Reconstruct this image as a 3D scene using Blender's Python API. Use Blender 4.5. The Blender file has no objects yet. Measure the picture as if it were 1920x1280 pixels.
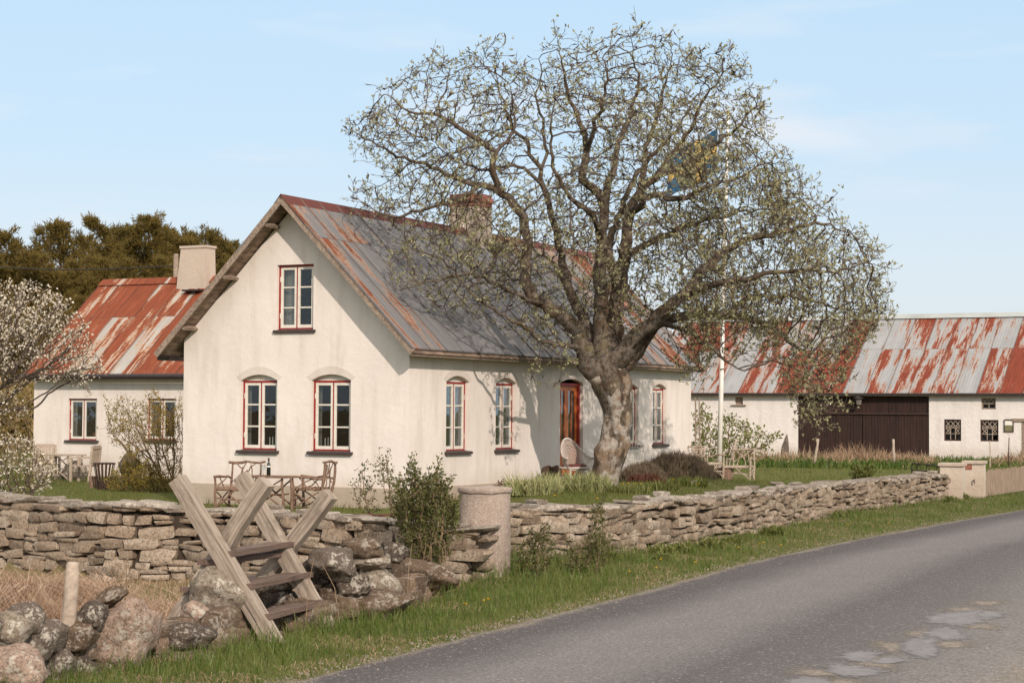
import bpy, bmesh, math, random
import numpy as np
from mathutils import Vector, Matrix, kdtree
rad = math.radians
SC = bpy.context.scene
COL = SC.collection
# ------------------------------------------------------------ camera
F, PITCH, ROLL, EYE = 3488.6, 0.0371, 0.0060, 1.9
cam_d = bpy.data.cameras.new("camera"); cam = bpy.data.objects.new("camera", cam_d); COL.objects.link(cam)
cam_d.sensor_width = 36.0; cam_d.lens = F / 1920 * 36.0
cam_d.clip_start = 0.1; cam_d.clip_end = 4000
cam.matrix_world = Matrix.Translation((0, 0, EYE)) @ Matrix.Rotation(math.pi/2 + PITCH, 4, 'X') @ Matrix.Rotation(ROLL, 4, 'Z')
SC.camera = cam
# ------------------------------------------------------------ light
SUN_AZ = rad(20)      # to the right of straight behind the camera
SUN_EL = rad(28)
SUN = Vector((math.sin(SUN_AZ)*math.cos(SUN_EL), -math.cos(SUN_AZ)*math.cos(SUN_EL), math.sin(SUN_EL)))
ld = bpy.data.lights.new("sun", 'SUN'); ld.energy = 3.0; ld.angle = rad(0.6); ld.color = (1.0, 0.875, 0.775)
lo = bpy.data.objects.new("sun", ld); COL.objects.link(lo)
lo.rotation_euler = SUN.to_track_quat('Z', 'Y').to_euler()
W = bpy.data.worlds.new("World"); SC.world = W; W.use_nodes = True
nt = W.node_tree; bg = nt.nodes['Background']
sky = nt.nodes.new('ShaderNodeTexSky'); sky.sky_type = 'NISHITA'; sky.sun_disc = False
sky.sun_elevation = SUN_EL
sky.sun_rotation = math.atan2(SUN.x, SUN.y)
sky.air_density = 1.0; sky.dust_density = 2.2; sky.ozone_density = 1.2; sky.altitude = 0
# pale spring haze towards the horizon and faint cloud veils, both part of the sky itself
def wn(k): return nt.nodes.new(k)
tc = wn('ShaderNodeTexCoord'); sx = wn('ShaderNodeSeparateXYZ'); nt.links.new(tc.outputs['Generated'], sx.inputs[0])
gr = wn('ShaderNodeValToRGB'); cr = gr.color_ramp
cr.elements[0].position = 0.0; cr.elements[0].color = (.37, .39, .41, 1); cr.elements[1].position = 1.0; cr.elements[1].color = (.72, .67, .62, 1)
for p_, c_ in ((.07, (.345, .388, .428, 1)), (.14, (.285, .367, .444, 1)), (.24, (.26, .36, .45, 1)), (.40, (.60, .585, .565, 1))): e_ = cr.elements.new(p_); e_.color = c_  # top stops, above the view, are brightened to add fill light
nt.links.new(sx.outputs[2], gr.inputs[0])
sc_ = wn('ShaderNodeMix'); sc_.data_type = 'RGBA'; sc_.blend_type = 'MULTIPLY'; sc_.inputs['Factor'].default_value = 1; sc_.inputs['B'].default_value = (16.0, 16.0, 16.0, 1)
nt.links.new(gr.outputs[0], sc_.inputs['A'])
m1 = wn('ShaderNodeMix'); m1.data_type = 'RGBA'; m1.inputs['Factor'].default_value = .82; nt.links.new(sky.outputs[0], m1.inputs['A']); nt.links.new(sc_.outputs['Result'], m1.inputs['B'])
mp = wn('ShaderNodeMapping'); mp.inputs['Scale'].default_value = (1.0, 1.0, 5.0); mp.inputs['Location'].default_value = (.3, .2, .15)
nz = wn('ShaderNodeTexNoise'); nz.inputs['Scale'].default_value = 5.0; nz.inputs['Detail'].default_value = 6; nz.inputs['Roughness'].default_value = .5
rp = wn('ShaderNodeValToRGB'); rp.color_ramp.elements[0].position = .50; rp.color_ramp.elements[1].position = .74; rp.color_ramp.elements[1].color = (.62, .62, .62, 1)
mx = wn('ShaderNodeMix'); mx.data_type = 'RGBA'; mx.inputs['B'].default_value = (6.6, 6.5, 6.6, 1)
nt.links.new(tc.outputs['Generated'], mp.inputs['Vector']); nt.links.new(mp.outputs[0], nz.inputs['Vector']); nt.links.new(nz.outputs['Fac'], rp.inputs[0]); nt.links.new(rp.outputs[0], mx.inputs['Factor'])
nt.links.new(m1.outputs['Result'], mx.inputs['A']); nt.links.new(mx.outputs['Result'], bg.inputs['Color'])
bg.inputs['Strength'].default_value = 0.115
SC.view_settings.view_transform = 'Standard'; SC.view_settings.look = 'None'
SC.view_settings.exposure = 0.29; SC.view_settings.gamma = 1
SC.render.engine = 'CYCLES'
SC.cycles.max_bounces = 6; SC.cycles.transparent_max_bounces = 12
rng = np.random.default_rng(7); random.seed(7)

# ------------------------------------------------------------ pixel -> world helpers (photo pixels, 1920 x 1280)
_cr, _sr, _cp, _sp = math.cos(ROLL), math.sin(ROLL), math.cos(PITCH), math.sin(PITCH)
def ray(x, y):
    dx, dy = x - 960, y - 640
    u = _cr*dx + _sr*dy; v = -_sr*dx + _cr*dy
    zu = -v/F; d = Vector((u/F, _cp - _sp*zu, _sp + _cp*zu))
    return d / d.y
def at(x, y, D): r = ray(x, y); return Vector((r.x*D, D, EYE + r.z*D))
def atz(x, y, z): r = ray(x, y); return at(x, y, (z - EYE)/r.z)

# ------------------------------------------------------------ naming, linking
LOC = {}
def tag(o, label=None, cat=None, group=None, kind=None):
    if label: o['label'] = label
    if cat: o['category'] = cat
    if group: o['group'] = group
    if kind: o['kind'] = kind
    return o
def thing(name, label, cat, loc=(0, 0, 0), rz=0.0, group=None):
    o = bpy.data.objects.new(name, None); COL.objects.link(o); o.empty_display_size = 0.2
    o.location = loc; o.rotation_euler = (0, 0, rz)
    LOC[o.name] = Matrix.Translation(loc) @ Matrix.Rotation(rz, 4, 'Z')
    return tag(o, label, cat, group)
def rootmat(o):
    while o.parent: o = o.parent
    return LOC.get(o.name, Matrix.Identity(4))
def copy_tree(o, parent=None):
    c = o.copy(); COL.objects.link(c)
    if parent: c.parent = parent
    for ch in o.children: copy_tree(ch, c)
    return c

class MB:
    """collects geometry; build() links it as one mesh object"""
    def __init__(s): s.v = []; s.f = []; s.uv = {}
    def add(s, verts, faces, uvs=None):
        b = len(s.v); s.v.extend([tuple(p) for p in verts])
        for i, f in enumerate(faces):
            if uvs is not None: s.uv[len(s.f)] = uvs[i]
            s.f.append(tuple(b + k for k in f))
    def box(s, c, size, M=None, taper=1.0):
        x, y, z = size[0]/2, size[1]/2, size[2]/2
        P = [(-x, -y, -z), (x, -y, -z), (x, y, -z), (-x, y, -z), (-x*taper, -y*taper, z), (x*taper, -y*taper, z), (x*taper, y*taper, z), (-x*taper, y*taper, z)]
        P = [Vector(p) for p in P]
        if M is not None: P = [M @ p for p in P]
        c = Vector(c)
        s.add([p + c for p in P], [(0, 3, 2, 1), (4, 5, 6, 7), (0, 1, 5, 4), (1, 2, 6, 5), (2, 3, 7, 6), (3, 0, 4, 7)])
    def box2(s, lo, hi):
        s.box([(a + b)/2 for a, b in zip(lo, hi)], [abs(b - a) for a, b in zip(lo, hi)])
    def beam(s, p0, p1, w, h, up=(0, 0, 1), cuts=0, wob=0.0, taper=1.0):
        """rectangular bar from p0 to p1; w across, h along up"""
        p0, p1 = Vector(p0), Vector(p1); d = (p1 - p0).normalized()
        side = d.cross(Vector(up)); side = side.normalized() if side.length > 1e-5 else Vector((1, 0, 0))
        u = side.cross(d).normalized()
        n = cuts + 2; rings = []
        for i in range(n):
            t = i/(n - 1); k = 1 + (taper - 1)*t
            c = p0.lerp(p1, t) + Vector([random.uniform(-wob, wob) for _ in range(3)])
            rings.append([c + side*(sx*w/2*k) + u*(su*h/2*k) + Vector([random.uniform(-wob, wob)*.6 for _ in range(3)]) for sx, su in ((-1, -1), (1, -1), (1, 1), (-1, 1))])
        vs = [p for r in rings for p in r]; fs = [(0, 1, 2, 3), tuple(4*(n - 1) + k for k in (3, 2, 1, 0))]
        for i in range(n - 1):
            for k in range(4):
                a, b = 4*i + k, 4*i + (k + 1) % 4
                fs.append((a, a + 4, b + 4, b))
        s.add(vs, fs)
    def tube(s, pts, rs, n=6, cap=True, close=False):
        pts = [Vector(p) for p in pts]
        if not hasattr(rs, '__len__'): rs = [rs]*len(pts)
        vs = []; m = len(pts); ref = None
        for i in range(m):
            if close: d = pts[(i + 1) % m] - pts[i - 1]
            else: d = pts[min(i + 1, m - 1)] - pts[max(i - 1, 0)]
            d = d.normalized() if d.length > 1e-9 else Vector((0, 0, 1))
            if ref is None: ref = Vector((0, 0, 1)) if abs(d.z) < .9 else Vector((1, 0, 0))
            x = ref - d*ref.dot(d)
            x = x.normalized() if x.length > 1e-6 else d.orthogonal().normalized()
            y = d.cross(x); ref = x
            for k in range(n):
                a = 2*math.pi*k/n
                vs.append(pts[i] + (x*math.cos(a) + y*math.sin(a))*rs[i])
        fs = []
        for i in range(m if close else m - 1):
            j = (i + 1) % m
            for k in range(n):
                fs.append((i*n + k, i*n + (k + 1) % n, j*n + (k + 1) % n, j*n + k))
        if cap and not close: fs.append(tuple(range(n - 1, -1, -1))); fs.append(tuple((m - 1)*n + k for k in range(n)))
        s.add(vs, fs)
    def stick(s, p0, p1, r0, r1=None, n=5, seg=5, wob=0.02):
        """a crooked natural stick"""
        p0, p1 = Vector(p0), Vector(p1); r1 = r1 or r0*.75; pts = []; rs = []
        for i in range(seg):
            t = i/(seg - 1); w = wob if 0 < i < seg - 1 else 0
            pts.append(p0.lerp(p1, t) + Vector([random.uniform(-w, w) for _ in range(3)])); rs.append((r0 + (r1 - r0)*t)*random.uniform(.88, 1.14))
        s.tube(pts, rs, n)
    def lathe(s, prof, n=16, c=(0, 0, 0), cap=True):
        c = Vector(c); vs = []; m = len(prof)
        for r, z in prof:
            for k in range(n):
                a = 2*math.pi*k/n; vs.append(c + Vector((r*math.cos(a), r*math.sin(a), z)))
        fs = [(i*n + k, i*n + (k + 1) % n, (i + 1)*n + (k + 1) % n, (i + 1)*n + k) for i in range(m - 1) for k in range(n)]
        if cap: fs += [tuple(range(n - 1, -1, -1)), tuple((m - 1)*n + k for k in range(n))]
        s.add(vs, fs)
    def prism(s, poly, y0, y1):
        """poly in (x, z), extruded along y"""
        n = len(poly); vs = [(p[0], y0, p[1]) for p in poly] + [(p[0], y1, p[1]) for p in poly]
        s.add(vs, [tuple(range(n)), tuple(range(2*n - 1, n - 1, -1))] + [(i, i + n, (i + 1) % n + n, (i + 1) % n) for i in range(n)])
    def build(s, name, mat, parent=None, world=False, smooth=False, sharp=None):
        V = np.array(s.v, dtype=np.float64).reshape(-1, 3)
        if world and parent is not None:
            Mi = np.array(rootmat(parent).inverted()); V = V @ Mi[:3, :3].T + Mi[:3, 3]
        o = npmesh(name, V, s.f, mat, parent, smooth)
        if s.uv:
            me = o.data; ul = me.uv_layers.new(name='UVMap')
            for fi, uv in s.uv.items():
                p = me.polygons[fi]
                for k, li in enumerate(p.loop_indices): ul.data[li].uv = uv[k]
        if sharp: 
            o.data.set_sharp_from_angle(angle=rad(sharp))
        return o
def npmesh(name, V, faces, mat, parent=None, smooth=False):
    V = np.asarray(V, dtype=np.float32); me = bpy.data.meshes.new(name)
    if isinstance(faces, np.ndarray):
        k = faces.shape[1]; cnt = np.full(len(faces), k, dtype=np.int32); idx = faces.astype(np.int32).ravel()
    else:
        cnt = np.array([len(f) for f in faces], dtype=np.int32)
        idx = np.fromiter((i for f in faces for i in f), dtype=np.int32, count=int(cnt.sum()))
    me.vertices.add(len(V)); me.vertices.foreach_set('co', V.ravel())
    me.loops.add(len(idx)); me.loops.foreach_set('vertex_index', idx)
    me.polygons.add(len(cnt)); st = np.zeros(len(cnt), dtype=np.int32); st[1:] = np.cumsum(cnt)[:-1]
    me.polygons.foreach_set('loop_start', st); me.polygons.foreach_set('loop_total', cnt)
    me.update(calc_edges=True); me.validate()
    me.polygons.foreach_set('use_smooth', np.full(len(cnt), bool(smooth)))
    if mat: me.materials.append(mat)
    o = bpy.data.objects.new(name, me); COL.objects.link(o)
    if parent: o.parent = parent
    return o

# ------------------------------------------------------------ materials
def nodes(name):
    m = bpy.data.materials.new(name); m.use_nodes = True; t = m.node_tree
    return m, t, t.nodes['Principled BSDF']
class N:
    """tiny node-graph helper"""
    def __init__(s, t): s.t = t
    def new(s, k, **kw):
        n = s.t.nodes.new(k)
        for a, b in kw.items(): setattr(n, a, b)
        return n
    def L(s, a, b): s.t.links.new(a, b)
    def val(s, sock, v):
        if hasattr(v, 'is_linked') or hasattr(v, 'links'): s.L(v, sock)
        else: sock.default_value = v
    def coord(s, kind='Object'): return s.new('ShaderNodeTexCoord').outputs[kind]
    def map(s, v, scale=(1, 1, 1), rot=(0, 0, 0)):
        n = s.new('ShaderNodeMapping'); n.inputs['Scale'].default_value = scale; n.inputs['Rotation'].default_value = rot; s.L(v, n.inputs['Vector']); return n.outputs[0]
    def noise(s, v, scale, detail=4, rough=.55, out='Fac', dist=0):
        n = s.new('ShaderNodeTexNoise'); n.inputs['Scale'].default_value = scale; n.inputs['Detail'].default_value = detail; n.inputs['Roughness'].default_value = rough; n.inputs['Distortion'].default_value = dist
        if v is not None: s.L(v, n.inputs['Vector'])
        return n.outputs[out]
    def voro(s, v, scale, out='Distance', feature='F1'):
        n = s.new('ShaderNodeTexVoronoi', feature=feature); n.inputs['Scale'].default_value = scale; s.L(v, n.inputs['Vector']); return n.outputs[out]
    def ramp(s, f, stops, interp='LINEAR'):
        n = s.new('ShaderNodeValToRGB'); r = n.color_ramp; r.interpolation = interp
        r.elements[0].position = stops[0][0]; r.elements[1].position = stops[-1][0]
        for p, c in stops[1:-1]: r.elements.new(p)
        for e, (p, c) in zip(r.elements, stops): e.color = (c, c, c, 1) if not hasattr(c, '__len__') else (*c, 1)
        s.L(f, n.inputs[0]); return n.outputs[0]
    def mix(s, f, a, b, blend='MIX'):
        n = s.new('ShaderNodeMix', data_type='RGBA', blend_type=blend)
        s.val(n.inputs['Factor'], f)
        for k, c in (('A', a), ('B', b)):
            if hasattr(c, 'is_linked'): s.L(c, n.inputs[k])
            else: n.inputs[k].default_value = (*c, 1)
        return n.outputs['Result']
    def math(s, op, a, b=0.0, c=None):
        n = s.new('ShaderNodeMath', operation=op); s.val(n.inputs[0], a); s.val(n.inputs[1], b)
        if c is not None: s.val(n.inputs[2], c)
        return n.outputs[0]
    def bump(s, h, strength=.4, dist=.02, normal=None):
        n = s.new('ShaderNodeBump'); n.inputs['Strength'].default_value = strength; n.inputs['Distance'].default_value = dist; s.L(h, n.inputs['Height'])
        if normal is not None: s.L(normal, n.inputs['Normal'])
        return n.outputs[0]
def simple(name, c1, c2=None, scale=6, rough=.8, bump=.3, bscale=30, bdist=.01, spec=.3, stretch=(1, 1, 1), detail=5, metal=0):
    m, t, b = nodes(name); g = N(t); b.inputs['Roughness'].default_value = rough; b.inputs['Specular IOR Level'].default_value = spec; b.inputs['Metallic'].default_value = metal
    v = g.map(g.coord(), stretch)
    c2 = c2 or tuple(k*.7 for k in c1)
    f = g.ramp(g.noise(v, scale, detail, .6), [(.3, 0.), (.7, 1.)])
    g.L(g.mix(f, c1, c2), b.inputs['Base Color'])
    if bump: g.L(g.bump(g.noise(v, bscale, 4, .6), bump, bdist), b.inputs['Normal'])
    return m
def leafmat(name, cols, rough=.55, trans=.35, spec=.25):
    """foliage: per-leaf colour variation, light passing through"""
    m, t, b = nodes(name); g = N(t)
    gi = g.new('ShaderNodeNewGeometry'); n = len(cols)
    big = g.noise(g.coord(), 0.9, 2, .5)
    oi = g.new('ShaderNodeObjectInfo').outputs['Random']
    f = g.math('ADD', g.math('MULTIPLY', gi.outputs['Random Per Island'], .65), g.math('ADD', g.math('MULTIPLY', big, .5), g.math('MULTIPLY', g.math('SUBTRACT', oi, .5), .28)))
    c = g.ramp(f, [((i + .3)/n, k) for i, k in enumerate(cols)])
    g.L(c, b.inputs['Base Color']); b.inputs['Roughness'].default_value = rough; b.inputs['Specular IOR Level'].default_value = spec
    tr = g.new('ShaderNodeBsdfTranslucent'); g.L(c, tr.inputs['Color'])
    ms = g.new('ShaderNodeMixShader'); ms.inputs[0].default_value = trans
    g.L(b.outputs[0], ms.inputs[1]); g.L(tr.outputs[0], ms.inputs[2])
    g.L(ms.outputs[0], t.nodes['Material Output'].inputs['Surface'])
    return m
def plaster(name, base, dirt, grit=1.0):
    m, t, b = nodes(name); g = N(t); v = g.coord()
    c = g.mix(g.ramp(g.noise(v, .8, 6, .6), [(.35, 0.), (.72, 1.)]), base, tuple(x*.90 for x in base))
    streak = g.noise(g.map(v, (2.2, 2.2, .35)), 1.6, 5, .6)
    c = g.mix(g.math('MULTIPLY', g.ramp(streak, [(.48, 0.), (.8, 1.)]), .50), c, dirt)
    c = g.mix(g.math('MULTIPLY', g.ramp(g.noise(v, .45, 5, .65), [(.50, 0.), (.72, 1.)]), .13), c, dirt)
    c = g.mix(g.math('MULTIPLY', g.ramp(g.noise(v, 30, 4, .7), [(.55, 0.), (.75, 1.)]), .18), c, dirt)
    # splash-back dirt close to the ground: a stain with an uneven edge
    sp = g.new('ShaderNodeSeparateXYZ'); g.L(v, sp.inputs[0])
    low = g.math('SUBTRACT', 1.0, g.math('DIVIDE', g.math('ADD', sp.outputs[2], g.math('MULTIPLY', g.noise(v, 2.5, 4), -.55)), .55))
    c = g.mix(g.math('MULTIPLY', g.ramp(low, [(.1, 0.), (1., 1.)]), .5), c, dirt)
    g.L(c, b.inputs['Base Color']); b.inputs['Roughness'].default_value = .92; b.inputs['Specular IOR Level'].default_value = .15
    h = g.math('ADD', g.noise(v, 7, 4, .6), g.math('MULTIPLY', g.noise(v, 38, 3, .6), .35))
    g.L(g.bump(h, .30*grit, .03), b.inputs['Normal'])
    return m
def woodmat(name, c1, c2, axis_scale=(14, 14, 1.0), rough=.85, bump=.5, spec=.2):
    """weathered grain; runs along local z unless axis_scale says otherwise"""
    m, t, b = nodes(name); g = N(t); v = g.map(g.coord(), axis_scale)
    f = g.noise(v, 2.4, 6, .65, dist=.4)
    c = g.mix(g.ramp(f, [(.35, 0.), (.65, 1.)]), c1, c2)
    c = g.mix(g.math('MULTIPLY', g.ramp(g.noise(g.coord(), 3, 3), [(.5, 0.), (.75, 1.)]), .4), c, tuple(x*.6 for x in c2))
    g.L(c, b.inputs['Base Color']); b.inputs['Roughness'].default_value = rough; b.inputs['Specular IOR Level'].default_value = spec
    g.L(g.bump(f, bump, .01), b.inputs['Normal'])
    return m
def grainwood(name, c1, c2):
    """grain follows the UV v direction"""
    m, t, b = nodes(name); g = N(t)
    uv = g.new('ShaderNodeUVMap').outputs[0]
    f = g.noise(g.map(uv, (26, 1.6, 1)), 1.5, 7, .68, dist=.5)
    c = g.mix(g.ramp(f, [(.36, 0.), (.62, 1.)]), c1, c2)
    c = g.mix(g.math('MULTIPLY', g.ramp(g.noise(g.coord(), 5, 5, .7), [(.52, 0.), (.72, 1.)]), .55), c, tuple(x*.55 for x in c2))
    crack = g.ramp(g.noise(g.map(uv, (34, .7, 1)), 1.0, 3, .5), [(.66, 0.), (.70, 1.)])
    c = g.mix(g.math('MULTIPLY', crack, .8), c, (.05, .04, .03))
    g.L(c, b.inputs['Base Color']); b.inputs['Roughness'].default_value = .85; b.inputs['Specular IOR Level'].default_value = .2
    g.L(g.bump(g.math('SUBTRACT', f, crack), .6, .012), b.inputs['Normal'])
    return m
def rustroof(name, grey, rust, pw, ph, T, panel=.35, edge=(.42, .30, .2), top_rust=0.0, left_rust=0.0, corr=0.0, corr_p=.13, gap=.14, dirt=.35):
    """painted or galvanised sheet roof; UV in metres: u along the eave, v up the slope"""
    m, t, b = nodes(name); g = N(t)
    uv = g.new('ShaderNodeUVMap').outputs[0]; sp = g.new('ShaderNodeSeparateXYZ'); g.L(uv, sp.inputs[0]); U, V = sp.outputs[0], sp.outputs[1]
    pu = g.math('FLOOR', g.math('DIVIDE', U, pw)); pv = g.math('FLOOR', g.math('DIVIDE', V, ph))
    cb = g.new('ShaderNodeCombineXYZ'); g.L(pu, cb.inputs[0]); g.L(pv, cb.inputs[1])
    wn = g.new('ShaderNodeTexWhiteNoise'); g.L(cb.outputs[0], wn.inputs['Vector']); R = wn.outputs['Value']
    # streaks running down the sheets, shifted per panel so sheets do not continue into each other
    cv = g.new('ShaderNodeCombineXYZ'); g.L(g.math('ADD', U, g.math('MULTIPLY', R, 7.)), cv.inputs[0]); g.L(V, cv.inputs[1]); g.L(g.math('MULTIPLY', R, 20.), cv.inputs[2])
    s1 = g.noise(g.map(cv.outputs[0], (3.2, .42, 1)), 1.0, 5, .62)
    s2 = g.noise(g.map(uv, (16, 1.1, 1)), 1.0, 5, .65)
    s3 = g.noise(uv, 9, 5, .7)
    f = g.math('ADD', g.math('ADD', g.math('MULTIPLY', s1, .9), g.math('MULTIPLY', s2, .38)), g.math('MULTIPLY', s3, .22))
    f = g.math('ADD', f, g.math('MULTIPLY', g.math('SUBTRACT', R, .5), panel))
    if top_rust: f = g.math('ADD', f, g.math('MULTIPLY', g.ramp(g.math('DIVIDE', V, 6.), [(.45, 0.), (.95, 1.)]), top_rust))
    if left_rust: f = g.math('ADD', f, g.math('MULTIPLY', g.ramp(g.math('DIVIDE', U, 14.), [(.0, 1.), (.16, .0), (.45, 0.), (.9, .8)]), left_rust))
    f = g.math('SUBTRACT', f, T)
    gcol = g.mix(g.ramp(g.noise(g.map(uv, (2.5, .5, 1)), 1.3, 5, .6), [(.3, 0.), (.7, 1.)]), grey, tuple(x*.72 for x in grey))
    gcol = g.mix(g.math('MULTIPLY', g.ramp(g.noise(uv, 3, 6, .7), [(.5, 0.), (.72, 1.)]), dirt), gcol, (.16, .13, .11))
    rcol = g.mix(g.ramp(g.noise(g.map(uv, (6, .8, 1)), 1.5, 4, .6), [(.3, 0.), (.7, 1.)]), rust, tuple(x*.62 for x in rust))
    c = g.mix(g.ramp(f, [(.0, 0.), (gap*.35, 1.)]), gcol, edge)
    c = g.mix(g.ramp(f, [(gap*.25, 0.), (gap*.7, 1.)]), c, rcol)
    # sheet laps
    fu = g.math('FRACT', g.math('DIVIDE', U, pw)); fv = g.math('FRACT', g.math('DIVIDE', V, ph))
    lap = g.math('MAXIMUM', g.math('LESS_THAN', fu, .018/pw), g.math('LESS_THAN', fv, .03/ph))
    c = g.mix(g.math('MULTIPLY', lap, .55), c, (.07, .05, .045))
    g.L(c, b.inputs['Base Color'])
    g.L(g.ramp(f, [(0., .6), (.1, .9)]), b.inputs['Roughness']); b.inputs['Specular IOR Level'].default_value = .2
    h = g.math('MULTIPLY', s3, .15)
    if corr:
        w = g.math('SINE', g.math('MULTIPLY', U, 2*math.pi/corr_p)); h = g.math('ADD', h, g.math('MULTIPLY', w, corr))
    g.L(g.bump(h, .5, .02), b.inputs['Normal'])
    return m
def stonemat(name, cols, lichen=.35, scale=9, moss=None, bump=.8, bdist=.02, hard=.08):
    m, t, b = nodes(name); g = N(t); v = g.coord()
    gi = g.new('ShaderNodeNewGeometry'); R = gi.outputs['Random Per Island']; n = len(cols)
    f = g.math('ADD', g.math('MULTIPLY', R, .75), g.math('MULTIPLY', g.noise(v, scale*.35, 4, .6), .45))
    c = g.ramp(f, [((i + .45)/(n + .2), k) for i, k in enumerate(cols)])
    c = g.mix(g.math('MULTIPLY', g.ramp(g.noise(v, scale*4, 4, .8), [(.46, 0.), (.60, 1.)]), .65), c, (.075, .055, .04))
    c = g.mix(g.math('MULTIPLY', g.ramp(g.noise(v, scale*6, 3, .7), [(.58, 0.), (.66, 1.)]), .45), c, (.50, .44, .36))
    c = g.mix(g.math('MULTIPLY', g.ramp(g.noise(v, scale*1.7, 5, .7), [(.56, 0.), (.66, 1.)]), .55), c, (.13, .105, .085))
    lm = g.math('MULTIPLY', g.ramp(g.noise(v, scale*.45, 4, .6), [(.50, 0.), (.60, 1.)]), g.ramp(g.noise(v, scale*2.2, 5, .7), [(.50, 0.), (.56, 1.)]))
    sp2 = g.math('MULTIPLY', g.ramp(g.voro(v, scale*2.6), [(.10, 1.), (.17, 0.)]), g.ramp(g.noise(v, scale*.7, 3), [(.50, 0.), (.58, 1.)]))
    lm = g.math('MAXIMUM', lm, sp2)
    c = g.mix(g.math('MULTIPLY', lm, lichen), c, g.mix(g.noise(v, scale*4, 3), (.56, .50, .42), (.36, .33, .27)))
    if moss: c = g.mix(g.math('MULTIPLY', g.ramp(g.noise(v, scale*.3, 4, .6), [(.55, 0.), (.7, 1.)]), .6), c, moss)
    g.L(c, b.inputs['Base Color']); b.inputs['Roughness'].default_value = .93; b.inputs['Specular IOR Level'].default_value = .12
    h = g.math('ADD', g.noise(v, scale*1.2, 5, .65), g.math('MULTIPLY', g.noise(v, scale*7, 4, .7), .4))
    g.L(g.bump(h, bump, bdist), b.inputs['Normal'])
    return m
M = {}
M['plaster'] = plaster('lime_plaster', (.735, .663, .598), (.47, .39, .315))
M['hood'] = plaster('grey_plaster_band', (.63, .56, .495), (.42, .35, .28))
M['plinth'] = plaster('plinth_render', (.50, .41, .33), (.30, .24, .18), 1.6)
M['barn_plaster'] = plaster('rough_whitewash', (.73, .672, .625), (.46, .39, .32), 2.6)
M['white'] = simple('cream_paint', (.72, .67, .58), (.60, .55, .47), 9, .55, .12, 60)
M['red'] = simple('red_paint', (.30, .028, .022), (.20, .02, .018), 9, .5, .12, 60)
M['sill'] = simple('dark_sill', (.045, .032, .03), (.07, .045, .04), 9, .5, .15, 40)
M['door'] = woodmat('varnished_door', (.55, .165, .035), (.33, .08, .02), (9, 9, .7), .4, .2, .45)
M['curtain'] = simple('curtain_cloth', (.62, .58, .52), (.48, .45, .40), 5, .9, .2, 20, stretch=(14, 14, .2))
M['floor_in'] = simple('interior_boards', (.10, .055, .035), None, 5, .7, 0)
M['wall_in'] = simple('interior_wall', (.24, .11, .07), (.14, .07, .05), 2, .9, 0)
M['candle'] = simple('candle_wax', (.85, .80, .72), (.8, .75, .68), 5, .5, 0)
M['terracotta'] = simple('terracotta', (.42, .14, .07), None, 8, .8, .2)
M['rawwood'] = woodmat('grey_boards', (.36, .28, .215), (.16, .115, .085), (9, 9, 9))
M['soffit'] = woodmat('soffit_boards', (.33, .235, .17), (.11, .075, .055), (5, 1.0, 5))
M['tarwood'] = woodmat('tarred_boards', (.050, .026, .020), (.022, .013, .011), (7, 7, .35), .7, .6)
M['gutter'] = simple('black_metal', (.022, .017, .017), (.04, .028, .025), 8, .5, .1)
M['iron'] = simple('rusty_iron', (.07, .035, .022), (.03, .02, .018), 14, .7, .3)
M['roof_main'] = rustroof('roof_house', (.195, .19, .19), (.21, .060, .026), .66, 3.05, .905, panel=.16, top_rust=.17, left_rust=.16, edge=(.34, .225, .155), corr=.25, corr_p=.22)
M['roof_red'] = rustroof('roof_wing', (.40, .37, .33), (.25, .066, .030), .76, 2.6, .60, panel=.24, edge=(.42, .27, .17), dirt=.15, corr=.25, corr_p=.15)
M['roof_barn'] = rustroof('roof_barn', (.325, .325, .32), (.22, .050, .027), .92, 3.3, .685, panel=.36, edge=(.33, .20, .135), dirt=.18, gap=.12, corr=.3, corr_p=.13)
M['brick'] = None
def pebble():
    m, t, b = nodes('pebbled_concrete'); g = N(t); v = g.coord()
    c = g.mix(g.ramp(g.noise(g.map(v, (1, 1, .5)), 3.2, 5, .6), [(.35, 0.), (.65, 1.)]), (.43, .345, .285), (.30, .235, .19))
    vc = g.new('ShaderNodeTexVoronoi'); vc.inputs['Scale'].default_value = 48; g.L(v, vc.inputs['Vector'])
    c = g.mix(g.math('MULTIPLY', g.ramp(vc.outputs['Distance'], [(.18, 1.), (.42, 0.)]), .55), c, g.mix(g.ramp(vc.outputs['Color'], [(.35, 0.), (.65, 1.)]), (.17, .11, .085), (.72, .63, .55)))
    g.L(c, b.inputs['Base Color']); b.inputs['Roughness'].default_value = .95; b.inputs['Specular IOR Level'].default_value = .12
    g.L(g.bump(g.math('ADD', g.noise(v, 60, 3, .7), g.noise(v, 6, 4)), .9, .02), b.inputs['Normal']); return m
M['concrete'] = pebble()
M['post_render'] = plaster('post_render', (.60, .51, .42), (.36, .28, .22), 2.)
M['stile'] = grainwood('silver_timber', (.42, .35, .28), (.20, .155, .117))
M['step'] = grainwood('step_boards', (.20, .135, .105), (.11, .075, .06))
M['twig'] = woodmat('rustic_branches', (.26, .165, .115), (.13, .08, .055), (8, 8, 8))
M['palewood'] = woodmat('pale_weathered_wood', (.46, .37, .29), (.28, .22, .17), (8, 8, 8))
M['fencewood'] = simple('fence_sticks', (.34, .255, .185), (.17, .125, .09), 30, .85, .3, 60, stretch=(1, 1, .1))
M['wicker'] = simple('painted_wicker', (.60, .54, .48), (.36, .29, .24), 30, .75, .6, 90)
M['darkwicker'] = simple('dark_wicker', (.12, .07, .05), (.05, .03, .022), 40, .85, .9, 70, .02)
M['stone'] = stonemat('drystone', [(.255, .19, .132), (.37, .285, .205), (.175, .126, .088), (.43, .345, .26), (.29, .215, .15)], .45)
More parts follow.
